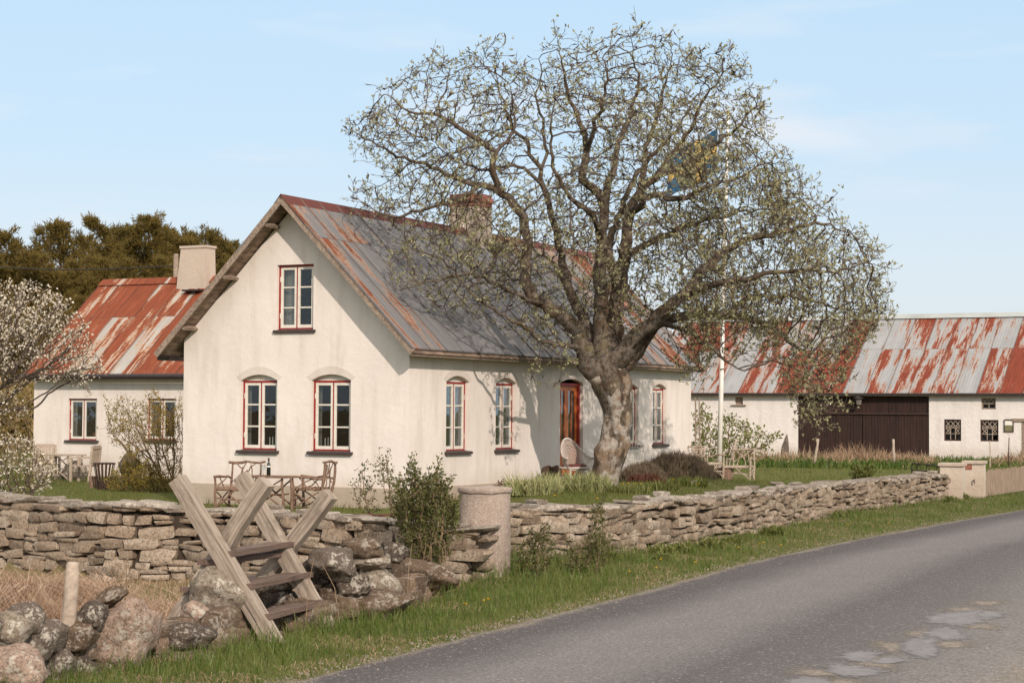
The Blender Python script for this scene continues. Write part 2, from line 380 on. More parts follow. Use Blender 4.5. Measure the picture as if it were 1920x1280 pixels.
M['capstone'] = stonemat('lichened_capstone', [(.22, .18, .14), (.30, .255, .205), (.17, .135, .105), (.36, .31, .255)], .8, 8)
M['gap'] = simple('wall_core', (.06, .042, .03), (.035, .025, .018), 8, .95, .5)  # core filler coloured near black so gaps between stones look shaded
M['flag_b'] = simple('blue_cloth', (.018, .085, .17), (.014, .065, .13), 6, .8, .2)
M['flag_y'] = simple('yellow_cloth', (.66, .45, .12), (.58, .38, .09), 6, .8, .2)
M['whitepole'] = simple('white_pole_paint', (.80, .76, .71), (.72, .68, .62), 5, .45, .05)
M['bottle'] = simple('dark_glass', (.010, .012, .010), (.012, .014, .01), 5, .1, 0, spec=.6)
M['paper'] = simple('label_paper', (.75, .70, .62), (.7, .65, .58), 5, .8, 0)
M['redtile'] = simple('red_clay_tile', (.15, .040, .030), (.09, .035, .03), 12, .85, .4)
M['wire'] = simple('black_wire', (.02, .018, .018), (.03, .025, .02), 5, .6, 0)
def brickmat():
    m, t, b = nodes('chimney_brick'); g = N(t); v = g.map(g.coord(), (1, 1, 1))
    br = g.new('ShaderNodeTexBrick'); br.inputs['Scale'].default_value = 4.0; br.inputs['Color1'].default_value = (.30, .075, .035, 1); br.inputs['Color2'].default_value = (.20, .05, .028, 1)
    br.inputs['Mortar'].default_value = (.30, .22, .17, 1); br.inputs['Mortar Size'].default_value = .025
    cx = g.new('ShaderNodeSeparateXYZ'); g.L(v, cx.inputs[0]); cc = g.new('ShaderNodeCombineXYZ'); g.L(g.math('ADD', cx.outputs[0], cx.outputs[1]), cc.inputs[0]); g.L(cx.outputs[2], cc.inputs[1])
    g.L(cc.outputs[0], br.inputs['Vector']); g.L(br.outputs[0], b.inputs['Base Color']); b.inputs['Roughness'].default_value = .9
    g.L(g.bump(g.noise(v, 25, 4), .5, .02), b.inputs['Normal']); return m
M['brick'] = brickmat()
def glassmat(name, dark=.0):
    m, t, b = nodes(name); g = N(t)
    gl = g.new('ShaderNodeBsdfGlossy'); gl.inputs['Roughness'].default_value = .02; gl.inputs['Color'].default_value = (.9, .95, 1, 1)
    tr = g.new('ShaderNodeBsdfTransparent'); tr.inputs['Color'].default_value = (.86, .88, .87, 1)
    fr = g.new('ShaderNodeFresnel'); fr.inputs['IOR'].default_value = 1.5
    g.L(g.bump(g.noise(g.coord(), 2.5, 2, .4), .12, .02), gl.inputs['Normal'])
    ms = g.new('ShaderNodeMixShader'); g.L(g.math('MULTIPLY', fr.outputs[0], .75), ms.inputs[0]); g.L(tr.outputs[0], ms.inputs[1]); g.L(gl.outputs[0], ms.inputs[2])
    g.L(ms.outputs[0], t.nodes['Material Output'].inputs['Surface']); return m
M['glass'] = glassmat('window_glass')
def barkmat(name='old_bark', k=1.0, lk=.8):
    m, t, b = nodes(name); g = N(t); v = g.coord()
    f = g.noise(g.map(v, (1, 1, .35)), 7, 6, .65, dist=.6)
    c = g.ramp(f, [(.28, (.040*k, .027*k, .018*k)), (.45, (.155*k, .105*k, .070*k)), (.7, (.285*k, .205*k, .142*k))])
    lich = g.math('MULTIPLY', g.ramp(g.noise(v, 2.0, 5, .65), [(.42, 0.), (.53, 1.)]), g.ramp(g.noise(v, 11, 5, .7), [(.42, 0.), (.52, 1.)]))
    c = g.mix(g.math('MULTIPLY', lich, lk), c, (.40, .375, .335))
    c = g.mix(g.math('MULTIPLY', g.ramp(g.noise(v, 1.7, 4), [(.55, 0.), (.7, 1.)]), .45), c, (.20, .17, .075))
    g.L(c, b.inputs['Base Color']); b.inputs['Roughness'].default_value = .92; b.inputs['Specular IOR Level'].default_value = .15
    g.L(g.bump(g.math('ADD', f, g.math('MULTIPLY', g.noise(v, 35, 4, .7), .3)), 1., .05), b.inputs['Normal']); return m
M['bark'] = barkmat('old_bark', 1.0, .7)
M['limb_bark'] = barkmat('limb_bark', .44, .20)
M['twigbark'] = simple('twig_bark', (.115, .083, .062), (.065, .047, .036), 3, .9, 0)
M['tree_leaf'] = leafmat('young_whitebeam_leaf', [(.21, .195, .085), (.32, .30, .145), (.46, .43, .26), (.27, .25, .11)])
M['pine_leaf'] = leafmat('pine_needles', [(.075, .055, .014), (.14, .10, .022), (.20, .14, .034), (.11, .085, .022)], .7, .3)
M['pine_bark'] = simple('pine_bark', (.16, .08, .045), (.09, .05, .03), 3, .9, 0)
M['blossom'] = leafmat('white_blossom', [(.50, .42, .32), (.74, .67, .55), (.62, .54, .43)], .6, .3)
M['bl_leaf'] = leafmat('bronze_leaf', [(.15, .095, .03), (.22, .17, .05), (.28, .19, .08)], .6, .35)
M['box_leaf'] = leafmat('boxwood_leaf', [(.040, .046, .012), (.072, .078, .020), (.13, .125, .042)], .5, .25)
M['gold_leaf'] = leafmat('yellow_green_leaf', [(.20, .135, .022), (.32, .225, .038), (.20, .155, .035)], .6, .35)
M['fresh_leaf'] = leafmat('fresh_leaf', [(.07, .085, .016), (.13, .15, .03), (.22, .22, .08)], .55, .35)
M['drytwig'] = simple('dry_twigs', (.26, .18, .11), (.14, .09, .055), 3, .9, 0)
M['grass'] = leafmat('grass_blades', [(.028, .052, .007), (.058, .098, .013), (.095, .138, .023), (.15, .165, .048)], .5, .3)
M['lawn'] = leafmat('lawn_blades', [(.045, .066, .010), (.08, .108, .017), (.125, .145, .03), (.16, .145, .05)], .55, .3)
M['hay'] = leafmat('dry_grass', [(.20, .12, .07), (.34, .225, .14), (.44, .32, .21)], .7, .3)
M['straw'] = leafmat('tangled_straw', [(.23, .135, .08), (.38, .25, .165), (.52, .385, .275)], .7, .25)
M['lily'] = leafmat('lily_blades', [(.17, .19, .06), (.30, .31, .13), (.42, .40, .2)], .5, .3)
M['lavender'] = leafmat('lavender_stems', [(.16, .11, .08), (.25, .185, .135), (.19, .15, .09)], .8, .25)
M['redleaf'] = leafmat('dark_red_leaf', [(.085, .035, .022), (.14, .055, .035)], .6, .3)
M['dandelion'] = leafmat('dandelion_petals', [(.75, .48, .03), (.8, .55, .05)], .6, .2)
M['stem'] = simple('green_stem', (.10, .13, .03), None, 5, .7, 0)
# ------------------------------------------------------------ ground plan
YAW = -0.4722
RZ = Matrix.Rotation(YAW, 4, 'Z')
HC = Vector((-1.94, 35.226, 0.0))
HW, HL, HE, HO, HR, HEZ = 5.27, 14.45, .345, .484, 6.04, 3.04     # width, length, eave overhang, gable overhang, ridge, eave height
HM = Matrix.Translation(HC) @ RZ
def Hw(x, y, z=0.0): return HM @ Vector((x, y, z))
def hit(px, py, Mx, axis, val):
    """where the line of sight through a photo pixel meets a plane of a building's own frame (local coordinates)"""
    Mi = Mx.inverted(); o = Mi @ Vector((0, 0, EYE)); d = Mi.to_3x3() @ ray(px, py)
    t = (val - o[axis])/d[axis]; return o + d*t
def smooth(a, b, x): t = np.clip((x - a)/(b - a), 0, 1); return t*t*(3 - 2*t)
RIGHTWALL = [atz(x, y, 0) for x, y in ((948, 1064), (1160, 1047), (1410, 1007), (1610, 963), (1788, 938))]
LEFTWALL = [atz(-160, 922, .78), atz(0, 932, .76), atz(200, 945, .74), atz(350, 953, .70), atz(600, 972, .66), atz(868, 992, .60)]
for p in LEFTWALL: p.z = 0
GARDEN = [(-60, 46)] + [(p.x - .1, p.y + .25) for p in LEFTWALL] + [(p.x - .15, p.y + .22) for p in RIGHTWALL] + [(34, 84), (34, 160), (-60, 160)]
def inside(poly, X, Y):
    c = np.zeros(X.shape, bool); n = len(poly)
    for i in range(n):
        x0, y0 = poly[i]; x1, y1 = poly[(i + 1) % n]
        if y0 == y1: continue
        m = ((y0 > Y) != (y1 > Y)) & (X < (x1 - x0)*(Y - y0)/(y1 - y0) + x0); c ^= m
    return c
def dseg(line, X, Y):
    d = np.full(X.shape, 1e9)
    for (x0, y0), (x1, y1) in zip(line[:-1], line[1:]):
        dx, dy = x1 - x0, y1 - y0; t = np.clip(((X - x0)*dx + (Y - y0)*dy)/(dx*dx + dy*dy), 0, 1)
        d = np.minimum(d, np.hypot(X - x0 - t*dx, Y - y0 - t*dy))
    return d
WALLPATH = GARDEN[1:-3]
CP = []
def cp(v, z): CP.append((v[0], v[1], z))
for x, y, z in ((0, 0, 0), (-2.6, 0, 0), (-5.3, 0, 0), (-2.6, -2, .0), (-6, 8, 0), (.3, 2.5, .10), (.4, 4, .24), (.4, 6, .36), (.4, 8, .40), (.4, 11, .33), (.4, 14, .15), (2.0, 5.2, .42), (2.2, 2, .34), (2.2, 8, .40), (3, 11, .22), (2.2, -1, .22), (7, 12, .03), (7, 18, 0), (-8, 6, 0), (-14, 9, 0), (6, 30, .2), (-22, 9, 0)): cp(Hw(x, y), z)
for p, z in zip(RIGHTWALL, (.30, .38, .34, .2, .1)): cp((p.x - .6, p.y + 1.1), z)
for p, z in zip(LEFTWALL, (.1, .1, .1, .1, .12, .3)): cp((p.x + .2, p.y + .9), z)
for v in ((6.3, 50, 0.0), (8, 45, .05), (12, 47, .0), (14, 55, .0), (16, 62, .0), (18, 76, -.03), (10, 78, 0), (28, 76, 0), (-30, 60, 0), (-25, 90, 0), (20, 100, 0), (-10, 28, .05), (-14, 34, 0), (-4, 29, .05), (30, 60, .1)): CP.append(v)
CP = np.array(CP)
def zgarden(X, Y):
    d2 = (X[..., None] - CP[:, 0])**2 + (Y[..., None] - CP[:, 1])**2 + .35
    w = d2**-1.7; return (w*CP[:, 2]).sum(-1)/w.sum(-1)
BW = [(-6.6, 5.6), (-3.62, 12.2), (-1.12, 17.5), (-.3, 20.8)]     # line of the boulder wall
def zg(X, Y):
    X = np.asarray(X, float); Y = np.asarray(Y, float)
    ins = inside(GARDEN, X, Y); d = dseg(WALLPATH, X, Y); sd = np.where(ins, d, -d)
    k = smooth(-.12, .15, sd)
    fld = (X < np.interp(Y, [p[1] for p in BW], [p[0] for p in BW])) & ~ins
    out = np.where(fld, -.20*smooth(0, 1.6, dseg(BW, X, Y)), .05*smooth(1.6, .2, d)*(X > -1))
    return np.where(Y < 110, zgarden(X, Y)*k + out*(1 - k), 0.0)
def gz(x, y): return float(zg(np.array([x]), np.array([y]))[0])
def ground(px, py):
    """point of the ground seen at a photo pixel"""
    z = 0.2
    for _ in range(25): p = atz(px, py, z); z += .6*(gz(p.x, p.y) - z)
    p.z = gz(p.x, p.y); return p

# road edge nearest the garden (from the photo), then the far edge
RE = [atz(x, y, 0) for x, y in ((570, 1277), (960, 1173), (1180, 1117), (1460, 1043), (1710, 992), (1920, 956))]
RL = [Vector((-7.6, -1.5, 0)), Vector((-4.6, 5.5, 0))] + RE + [Vector((15.5, 45.5, 0)), Vector((24, 58, 0)), Vector((46, 86, 0))]
def smoothline(P, n=8):
    out = []
    for i in range(len(P) - 1):
        p0, p1, p2, p3 = P[max(i-1, 0)], P[i], P[i+1], P[min(i+2, len(P)-1)]
        for k in range(n):
            t = k/n; out.append(.5*((2*p1) + (p2 - p0)*t + (2*p0 - 5*p1 + 4*p2 - p3)*t*t + (3*p1 - p0 - 3*p2 + p3)*t**3))
    return out + [P[-1]]
RL = smoothline(RL)
ROADW = 4.75
RLXY = [(p.x, p.y) for p in RL]
def road_sd(X, Y):
    """signed distance right of the road's garden-side edge (positive on the road)"""
    d = dseg(RLXY, X, Y); e = np.interp(Y, [p[1] for p in RLXY], [p[0] for p in RLXY])
    return np.where(X > e, d, -d)
# ground sheet
def axis(lo, hi, fine, far, n):
    a = np.arange(lo, hi + 1e-6, fine); k = (np.linspace(0, 1, n)**3)[1:]
    return np.concatenate([(lo - k*far)[::-1], a, hi + k*far])
gx = axis(-14, 16, .25, 1500, 22); gy = np.concatenate([-(np.linspace(0, 1, 12)**3*400)[::-1][:-1], np.arange(0, 9, 1.), np.arange(9, 62, .25), 62 + np.linspace(0, 1, 26)**3*1800])
GX, GY = np.meshgrid(gx, gy); GZ = zg(GX, GY)
GZ += np.where((np.abs(road_sd(GX, GY) - ROADW/2) > ROADW/2 + .3), (rng.random(GX.shape) - .5)*.03, -0.03)
nx, ny = len(gx), len(gy); ii = np.arange(nx*ny).reshape(ny, nx)
GF = np.stack([ii[:-1, :-1], ii[:-1, 1:], ii[1:, 1:], ii[1:, :-1]], -1).reshape(-1, 4)
def groundmat():
    m, t, b = nodes('ground_soil'); g = N(t); v = g.coord()
    a = g.new('ShaderNodeVertexColor', layer_name='zone').outputs[0]
    n1 = g.noise(v, 1.1, 5, .6); n2 = g.noise(v, 9, 4, .7)
    c = g.mix(g.ramp(n1, [(.35, 0.), (.7, .55)]), a, (.16, .13, .055))
    c = g.mix(g.math('MULTIPLY', g.ramp(n2, [(.5, 0.), (.75, 1.)]), .4), c, (.05, .042, .018))
    g.L(c, b.inputs['Base Color']); b.inputs['Roughness'].default_value = .95; b.inputs['Specular IOR Level'].default_value = .1
    g.L(g.bump(n2, .6, .04), b.inputs['Normal']); return m
M['ground'] = groundmat()
go = npmesh('ground', np.stack([GX, GY, GZ], -1).reshape(-1, 3), GF, M['ground'], smooth=True)
tag(go, 'grassy ground of the garden, the verge and the fields around the road', 'ground', kind='structure')
zc = np.zeros((ny, nx, 4)); zc[..., 3] = 1
zc[..., :3] = (.075, .085, .022)                                    # verge
ing = inside(GARDEN, GX, GY); zc[ing, :3] = (.075, .095, .02)
fldm = (GX < np.interp(GY, [p[1] for p in BW], [p[0] for p in BW])) & ~ing; zc[fldm, :3] = (.20, .145, .08)
sd = road_sd(GX, GY); zc[(sd > -.16) & (sd < ROADW + .6), :3] = (.22, .18, .135)
zc[(GY > 62), :3] = (.11, .105, .035)
ca = go.data.color_attributes.new('zone', 'FLOAT_COLOR', 'POINT'); ca.data.foreach_set('color', zc.reshape(-1).astype(np.float32))
# road sheet with UV (u across, v along)
def roadmat():
    m, t, b = nodes('worn_asphalt'); g = N(t); v = g.coord()
    uv = g.new('ShaderNodeUVMap').outputs[0]; sp = g.new('ShaderNodeSeparateXYZ'); g.L(uv, sp.inputs[0])
    wob = g.math('MULTIPLY', g.math('SUBTRACT', g.noise(g.map(v, (.5, .5, 1)), 1.0, 3), .5), .5)
    u = g.math('DIVIDE', g.math('ADD', sp.outputs[0], wob), ROADW)
    c = g.ramp(u, [(.0, (.092, .083, .082)), (.10, (.096, .086, .086)), (.24, (.205, .189, .182)), (.40, (.196, .18, .174)), (.52, (.112, .103, .101)), (.66, (.134, .123, .119)), (.80, (.20, .185, .174)), (1., (.24, .22, .20))])
    agg = g.noise(v, 30, 4, .8)
    c = g.mix(g.math('MULTIPLY', g.ramp(agg, [(.46, 0.), (.54, 1.)]), .5), c, (.075, .065, .062))
    c = g.mix(g.math('MULTIPLY', g.ramp(g.noise(v, 42, 3, .7), [(.60, 0.), (.66, 1.)]), .7), c, (.46, .42, .38))
    c = g.mix(g.math('MULTIPLY', g.ramp(g.noise(v, 1.7, 5, .65), [(.42, 0.), (.7, 1.)]), .25), c, (.12, .108, .105))
    edge = g.math('MAXIMUM', g.ramp(g.math('ADD', u, g.math('MULTIPLY', g.math('SUBTRACT', g.noise(v, 6, 4, .7), .5), .06)), [(.012, 1.), (.028, 0.)]), g.ramp(g.math('ADD', u, g.math('MULTIPLY', g.math('SUBTRACT', g.noise(v, 3, 5, .7), .5), .22)), [(.90, 0.), (.98, 1.)]))
    c = g.mix(g.math('MULTIPLY', edge, .7), c, g.mix(g.ramp(g.noise(v, 40, 3, .7), [(.4, 0.), (.6, 1.)]), (.30, .26, .205), (.13, .11, .085)))
    g.L(c, b.inputs['Base Color']); b.inputs['Roughness'].default_value = .95; b.inputs['Specular IOR Level'].default_value = .08
    g.L(g.bump(g.math('ADD', agg, g.math('MULTIPLY', edge, .4)), .6, .012), b.inputs['Normal']); return m
M['road'] = roadmat()
rb = MB(); cols = 7; vs = []; acc = 0; dist = []
for i, p in enumerate(RL):
    d = (RL[min(i+1, len(RL)-1)] - RL[max(i-1, 0)]).normalized(); nrm = Vector((d.y, -d.x, 0))
    if i: acc += (p - RL[i-1]).length
    dist.append(acc)
    for k in range(cols): u = ROADW*k/(cols-1); vs.append(p + nrm*u + Vector((0, 0, .008 + .03*math.sin(math.pi*k/(cols-1)))))
fs = []; uvs = []
for i in range(len(RL) - 1):
    for k in range(cols - 1):
        a = i*cols + k; fs.append((a, a+1, a+1+cols, a+cols))
        u0, u1 = ROADW*k/(cols-1), ROADW*(k+1)/(cols-1); uvs.append(((u0, dist[i]), (u1, dist[i]), (u1, dist[i+1]), (u0, dist[i+1])))
rb.add(vs, fs, uvs); ro = rb.build('road', M['road'], smooth=True)
tag(ro, 'narrow grey asphalt road curving past the garden wall', 'road', kind='structure')
LOC['road'] = Matrix.Identity(4)
def zroad(x, y):
    u = float(road_sd(np.array([x]), np.array([y]))[0]); k = [ROADW*i/6 for i in range(7)]
    return .008 + float(np.interp(u, k, [.03*math.sin(math.pi*i/6) for i in range(7)]))
def roadpatch(name, cx, cy, hx, hy, mat, lift, seed):
    r_ = random.Random(seed); ph = [r_.uniform(0, 6.28) for _ in range(4)]; n = 40; vs = []
    for k in range(5):
        for j in range(n):
            a = 2*math.pi*j/n; q = (1 + .16*math.sin(2*a+ph[0]) + .12*math.sin(3*a+ph[1]) + .06*math.sin(7*a+ph[2]) + .05*math.sin(12*a+ph[3]))*(k+.02)/4
            p = atz(cx + hx*q*math.cos(a), cy + hy*q*math.sin(a), .03); vs.append((p.x, p.y, zroad(p.x, p.y) + lift))
    b_ = MB(); b_.add(vs, [(k*n+j, k*n+(j+1) % n, (k+1)*n+(j+1) % n, (k+1)*n+j) for k in range(4) for j in range(n)], [[(k/4, 0), (k/4, 0), ((k+1)/4, 0), ((k+1)/4, 0)] for k in range(4) for j in range(n)]); return b_.build(name, mat, ro)
def wornpatch(name, c1, c2, nsc, hard):
    """thin layer whose rim is worn away in a ragged line"""
    m, t, b = nodes(name); g = N(t); v = g.coord(); uv = g.new('ShaderNodeSeparateXYZ'); g.L(g.new('ShaderNodeUVMap').outputs[0], uv.inputs[0])
    g.L(g.mix(g.ramp(g.noise(v, nsc, 4, .75), [(.40, 0.), (.60, 1.)]), c1, c2), b.inputs['Base Color']); b.inputs['Roughness'].default_value = .92; b.inputs['Specular IOR Level'].default_value = .12
    e = g.math('ADD', g.math('SUBTRACT', 1.0, uv.outputs[0]), g.math('MULTIPLY', g.math('SUBTRACT', g.noise(v, 7, 6, .75), .5), 1.5))
    g.L(g.ramp(e, [(.15, 0.), (.15 + hard, .92)]), b.inputs['Alpha']); g.L(g.bump(g.noise(v, 40, 3, .7), .5, .01), b.inputs['Normal']); return m
M['tar'] = wornpatch('smooth_tar_repair', (.235, .226, .224), (.19, .18, .177), 9, .30)
M['grit'] = wornpatch('washed_grit', (.30, .255, .205), (.16, .14, .12), 26, .55)
for i, (cx, cy, hx, hy) in enumerate(((1812, 1143, 66, 8), (1726, 1186, 40, 12), (1672, 1212, 50, 14), (1640, 1240, 62, 22), (1540, 1262, 70, 14), (1780, 1206, 60, 12), (1852, 1130, 50, 8), (1560, 1278, 100, 12), (1840, 1172, 50, 10))): roadpatch('grit_patch', cx, cy, hx, hy, M['grit'], .0015, 300+i)
for i, (cx, cy, hx, hy) in enumerate(((1800, 1158, 82, 20), (1856, 1151, 30, 9), (1772, 1187, 60, 14), (1727, 1212, 56, 22), (1612, 1231, 58, 12), (1668, 1238, 40, 8), (1600, 1258, 66, 17), (1520, 1280, 70, 11))): roadpatch('tar_patch', cx, cy, hx, hy, M['tar'], .0035 + .0003*i, 320+i)

# ------------------------------------------------------------ building helpers
def arch(x0, x1, z0, z1, rise, n=10):
    P = [(x0, z0), (x1, z0), (x1, z1)]
    if rise:
        w = (x1 - x0)/2; R = (w*w + rise*rise)/(2*rise); cx, cz = (x0 + x1)/2, z1 + rise - R
        a0 = math.asin(w/R)
        for i in range(1, n): a = a0 - 2*a0*i/n; P.append((cx + R*math.sin(a), cz + R*math.cos(a)))
    P.append((x0, z1)); return P
def panel(mb, outline, holes, fn, depth):
    """flat wall with openings; fn(u, v, inward) -> local point; reveals are depth deep"""
    bm = bmesh.new()
    for loop in [outline] + holes:
        vv = [bm.verts.new((u, v, 0)) for u, v in loop]
        for i in range(len(vv)): bm.edges.new((vv[i], vv[(i+1) % len(vv)]))
    bmesh.ops.triangle_fill(bm, use_beauty=True, use_dissolve=False, edges=bm.edges[:])
    bm.verts.index_update()
    mb.add([fn(v.co.x, v.co.y, 0) for v in bm.verts], [[v.index for v in f.verts] for f in bm.faces]); bm.free()
    for h in holes:
        n = len(h); mb.add([fn(u, v, 0) for u, v in h] + [fn(u, v, depth) for u, v in h], [(i, (i+1) % n, (i+1) % n + n, i + n) for i in range(n)])
def window(root, fn, x0, x1, z0, z1, rise=0.0, rec=.09, panes=3, red=True, curtain=None, sill_out=.07, sill_ext=.06, red_m=None, mull=True):
    """two white casements in a red frame; fn(u, v, inward)"""
    def bar(mb, u0, u1, v0, v1, d0, d1):
        P = [fn(u, v, d) for d in (d0, d1) for (u, v) in ((u0, v0), (u1, v0), (u1, v1), (u0, v1))]
        mb.add(P, [(0, 1, 2, 3), (7, 6, 5, 4), (0, 4, 5, 1), (1, 5, 6, 2), (2, 6, 7, 3), (3, 7, 4, 0)])
    f = MB(); t = .042; rm = M['red'] if red else M['white']
    bar(f, x0, x0+t, z0, z1, rec, rec+.10); bar(f, x1-t, x1, z0, z1, rec, rec+.10)
    bar(f, x0+t, x1-t, z1-t, z1, rec+.001, rec+.10); bar(f, x0+t, x1-t, z0, z0+t*1.1, rec+.001, rec+.10)
    xm = (x0+x1)/2; bar(f, xm-.012, xm+.012, z0+t, z1-t, rec+.001, rec+.09)
    w = f.build('window', rm, root)
    for (a, b2) in ((x0+t, xm-.011), (xm+.011, x1-t)):
        c = MB(); s = .052; lo, hi = z0+t*1.1, z1-t; d0, d1 = rec+.006, rec+.045
        bar(c, a, a+s, lo, hi, d0, d1); bar(c, b2-s, b2, lo, hi, d0, d1); bar(c, a+s, b2-s, hi-s, hi, d0+.001, d1); bar(c, a+s, b2-s, lo, lo+s*1.2, d0+.001, d1)
        for k in range(1, panes):
            zz = lo + (hi-lo)*k/panes; bar(c, a+s, b2-s, zz-.014, zz+.014, d0+.004, d1-.004)
        for hz in (.2, .8):
            if red: e = a - .012 if a < xm - .1 else b2; bar(c, e, e+.012, lo+(hi-lo)*hz-.05, lo+(hi-lo)*hz+.05, d0-.012, d0+.01)
        c.build('casement', M['white'], w)
        gl = MB(); bar(gl, a+.03, b2-.03, lo+.03, hi-.03, rec+.028, rec+.031); gl.build('glass', M['glass'], w)
    sl = MB()
    P = [(x0-sill_ext, z0-.005, -sill_out), (x1+sill_ext, z0-.005, -sill_out), (x1+sill_ext, z0+.02, rec-.004), (x0-sill_ext, z0+.02, rec-.004)]
    top = [fn(u, v, d) for u, v, d in P]; bot = [fn(u, v-.05, d) for u, v, d in P]
    sl.add(top + bot, [(0, 1, 2, 3), (7, 6, 5, 4), (0, 4, 5, 1), (1, 5, 6, 2), (2, 6, 7, 3), (3, 7, 4, 0)])
    sl.build('sill', M['sill'], w)
    if rise:
        q = MB(); P = arch(x0, x1, z1+.001, z1+.001, rise)
        P = P[2:]; n = len(P)
        q.add([fn(u, v, rec+.02) for u, v in P], [tuple(range(n))]); q.build('arch_board', M['white'], w)
    # splayed inner reveal behind the glass
    iv = MB(); dd = .34
    a = [(x0, z0), (x1, z0), (x1, z1), (x0, z1)]; k = .06; b_ = [(x0-k, z0-.02), (x1+k, z0-.02), (x1+k, z1+.02), (x0-k, z1+.02)]
    iv.add([fn(u, v, rec+.10) for u, v in a] + [fn(u, v, dd) for u, v in b_], [(i, (i+1) % 4, (i+1) % 4+4, i+4) for i in range(4)]); iv.build('inner_reveal', M['white'], w)
    for (ca, cb, clo) in (curtain or []):
        cu = MB(); n = 26; vs = []
        for i in range(n+1):
            u = ca + (cb-ca)*i/n
            for v in (clo, z1-.03): vs.append(fn(u, v, rec+.16+.018*math.sin(i*1.7)))
        cu.add(vs, [(2*i, 2*i+2, 2*i+3, 2*i+1) for i in range(n)]); cu.build('curtain', M['curtain'], w, smooth=True)
    return w
def hood(mb, fn, x0, x1, z1, rise, wdt=.12):
    """raised plaster band over an arched opening"""
    o = arch(x0-.10, x1+.10, z1, z1, rise+.045, 14)[2:]; i_ = arch(x0-.012, x1+.012, z1, z1, rise+.004, 14)[2:]
    n = len(o); o2 = [(u, v+wdt*(.6+.4*math.sin(math.pi*k/(n-1)))) for k, (u, v) in enumerate(o)]
    for a, b2, d0 in ((i_, o2, -.005),):
        vs = [fn(u, v, d0) for u, v in a] + [fn(u, v, d0) for u, v in b2] + [fn(u, v, .004) for u, v in a] + [fn(u, v, .004) for u, v in b2]
        fs = []
        for k in range(n-1):
            fs += [(k, k+1, n+k+1, n+k), (k, 2*n+k, 2*n+k+1, k+1), (n+k, n+k+1, 3*n+k+1, 3*n+k)]
        mb.add(vs, fs)
def roofplane(mb, e0, e1, r0, r1, th=.03, cuts=0):
    """eave e0-e1, ridge r0-r1 (left to right seen from outside) as a sheet of thickness th with UV in metres"""
    e0, e1, r0, r1 = map(Vector, (e0, e1, r0, r1)); nrm = (e1-e0).cross(r0-e0).normalized(); L_, S_ = (e1-e0).length, (r0-e0).length
    dn = -nrm*th
    mb.add([e0, e1, r1, r0], [(0, 1, 2, 3)], [[(0, 0), (L_, 0), (L_, S_), (0, S_)]])
    mb.add([e0+dn, e1+dn, r1+dn, r0+dn, e0, e1, r1, r0], [(3, 2, 1, 0), (0, 1, 5, 4), (1, 2, 6, 5), (3, 0, 4, 7)], [[(0, 0), (L_, 0), (L_, S_), (0, S_)]]*4)
    return nrm, L_, S_
def seams(mb, e0, e1, r0, r1, pitch, w=.03, h=.03, off=0.0):
    e0, e1, r0, r1 = map(Vector, (e0, e1, r0, r1)); nrm = (e1-e0).cross(r0-e0).normalized(); L_ = (e1-e0).length; n = int((L_-off)/pitch); ed = (e1-e0).normalized(); S_ = (r0-e0).length
    for i in range(n+1):
        u = off + i*pitch; a = e0.lerp(e1, u/L_); b2 = r0.lerp(r1, u/L_)
        vs = []
        for p in (a, b2): vs += [p-ed*w/2-nrm*.002, p-ed*w*.3+nrm*h, p+ed*w*.3+nrm*h, p+ed*w/2-nrm*.002]
        uvl = [(u, 0), (u, S_)]
        mb.add(vs, [(0, 4, 5, 1), (1, 5, 6, 2), (2, 6, 7, 3), (0, 1, 2, 3)], [[(u, 0), (u, S_), (u, S_), (u, 0)]]*4)

# ------------------------------------------------------------ farmhouse
house = thing('farmhouse', 'cream plastered gabled farmhouse with grey rusty roof behind the big bare tree', 'house', HC, YAW)
G = lambda u, v, d: (u, d, v)            # front gable wall, u = local x
S = lambda u, v, d: (-d, u, v)           # long side wall, u = local y
ZS, ZT, RISE = 1.084, 2.463, .115
gw = [(-3.869, -2.998), (-2.20, -1.298)]
p = [hit(x, y, HM, 1, 0) for x, y in ((520, 497), (587, 618))]; AT = (p[0].x, p[1].x, p[1].z, p[0].z)
sw = [(1.445, 2.381), (3.546, 4.474), (hit(1160, 800, HM, 0, 0).y - .15, hit(1197, 800, HM, 0, 0).y), (11.913, 12.781)]
p = [hit(x, 800, HM, 0, 0).y for x in (1050, 1093)]; DO = (p[0], p[1], .44, 2.52)
zroof = lambda x: HR - .07 - (HR - HEZ)/(HW/2 + HE)*abs(x + HW/2)
wm = MB()
zc0 = zroof(0) - .03
outl = [(-HW, -.5), (0, -.5), (0, zc0), (-HW/2, HR - .14), (-HW, zc0)]
panel(wm, outl, [arch(a, b2, ZS, ZT, RISE) for a, b2 in gw] + [arch(AT[0], AT[1], AT[2], AT[3], 0)], G, .10)
panel(wm, [(0, -.5), (HL, -.5), (HL, zc0), (0, zc0)], [arch(a, b2, ZS, ZT, RISE) for a, b2 in sw] + [arch(DO[0], DO[1], DO[2], DO[3], .09)], S, .12)
wm.add([(-HW, 0, -.5), (-HW, HL, -.5), (-HW, HL, zc0), (-HW, 0, zc0)], [(0, 1, 2, 3)])
wm.add([(u, HL, v) for u, v in outl], [tuple(range(5))])
wm.build('wall', M['plaster'], house)
for fn_, lst_, zt_, rs_ in ((G, gw, ZT, RISE), (S, sw, ZT, RISE), (S, [DO[:2]], DO[3], .09)):
    for a, b2 in lst_:
        hm = MB(); hood(hm, fn_, a, b2, zt_, rs_); hm.build('window_hood' if lst_ is not None and zt_ == ZT else 'door_hood', M['hood'], house)
pm = MB(); pm.box2((-HW-.03, -.03, -.5), (.03, -.001, .41)); pm.box2((.001, -.001, -.5), (.03, HL, .41)); pm.build('plinth', M['plinth'], house)
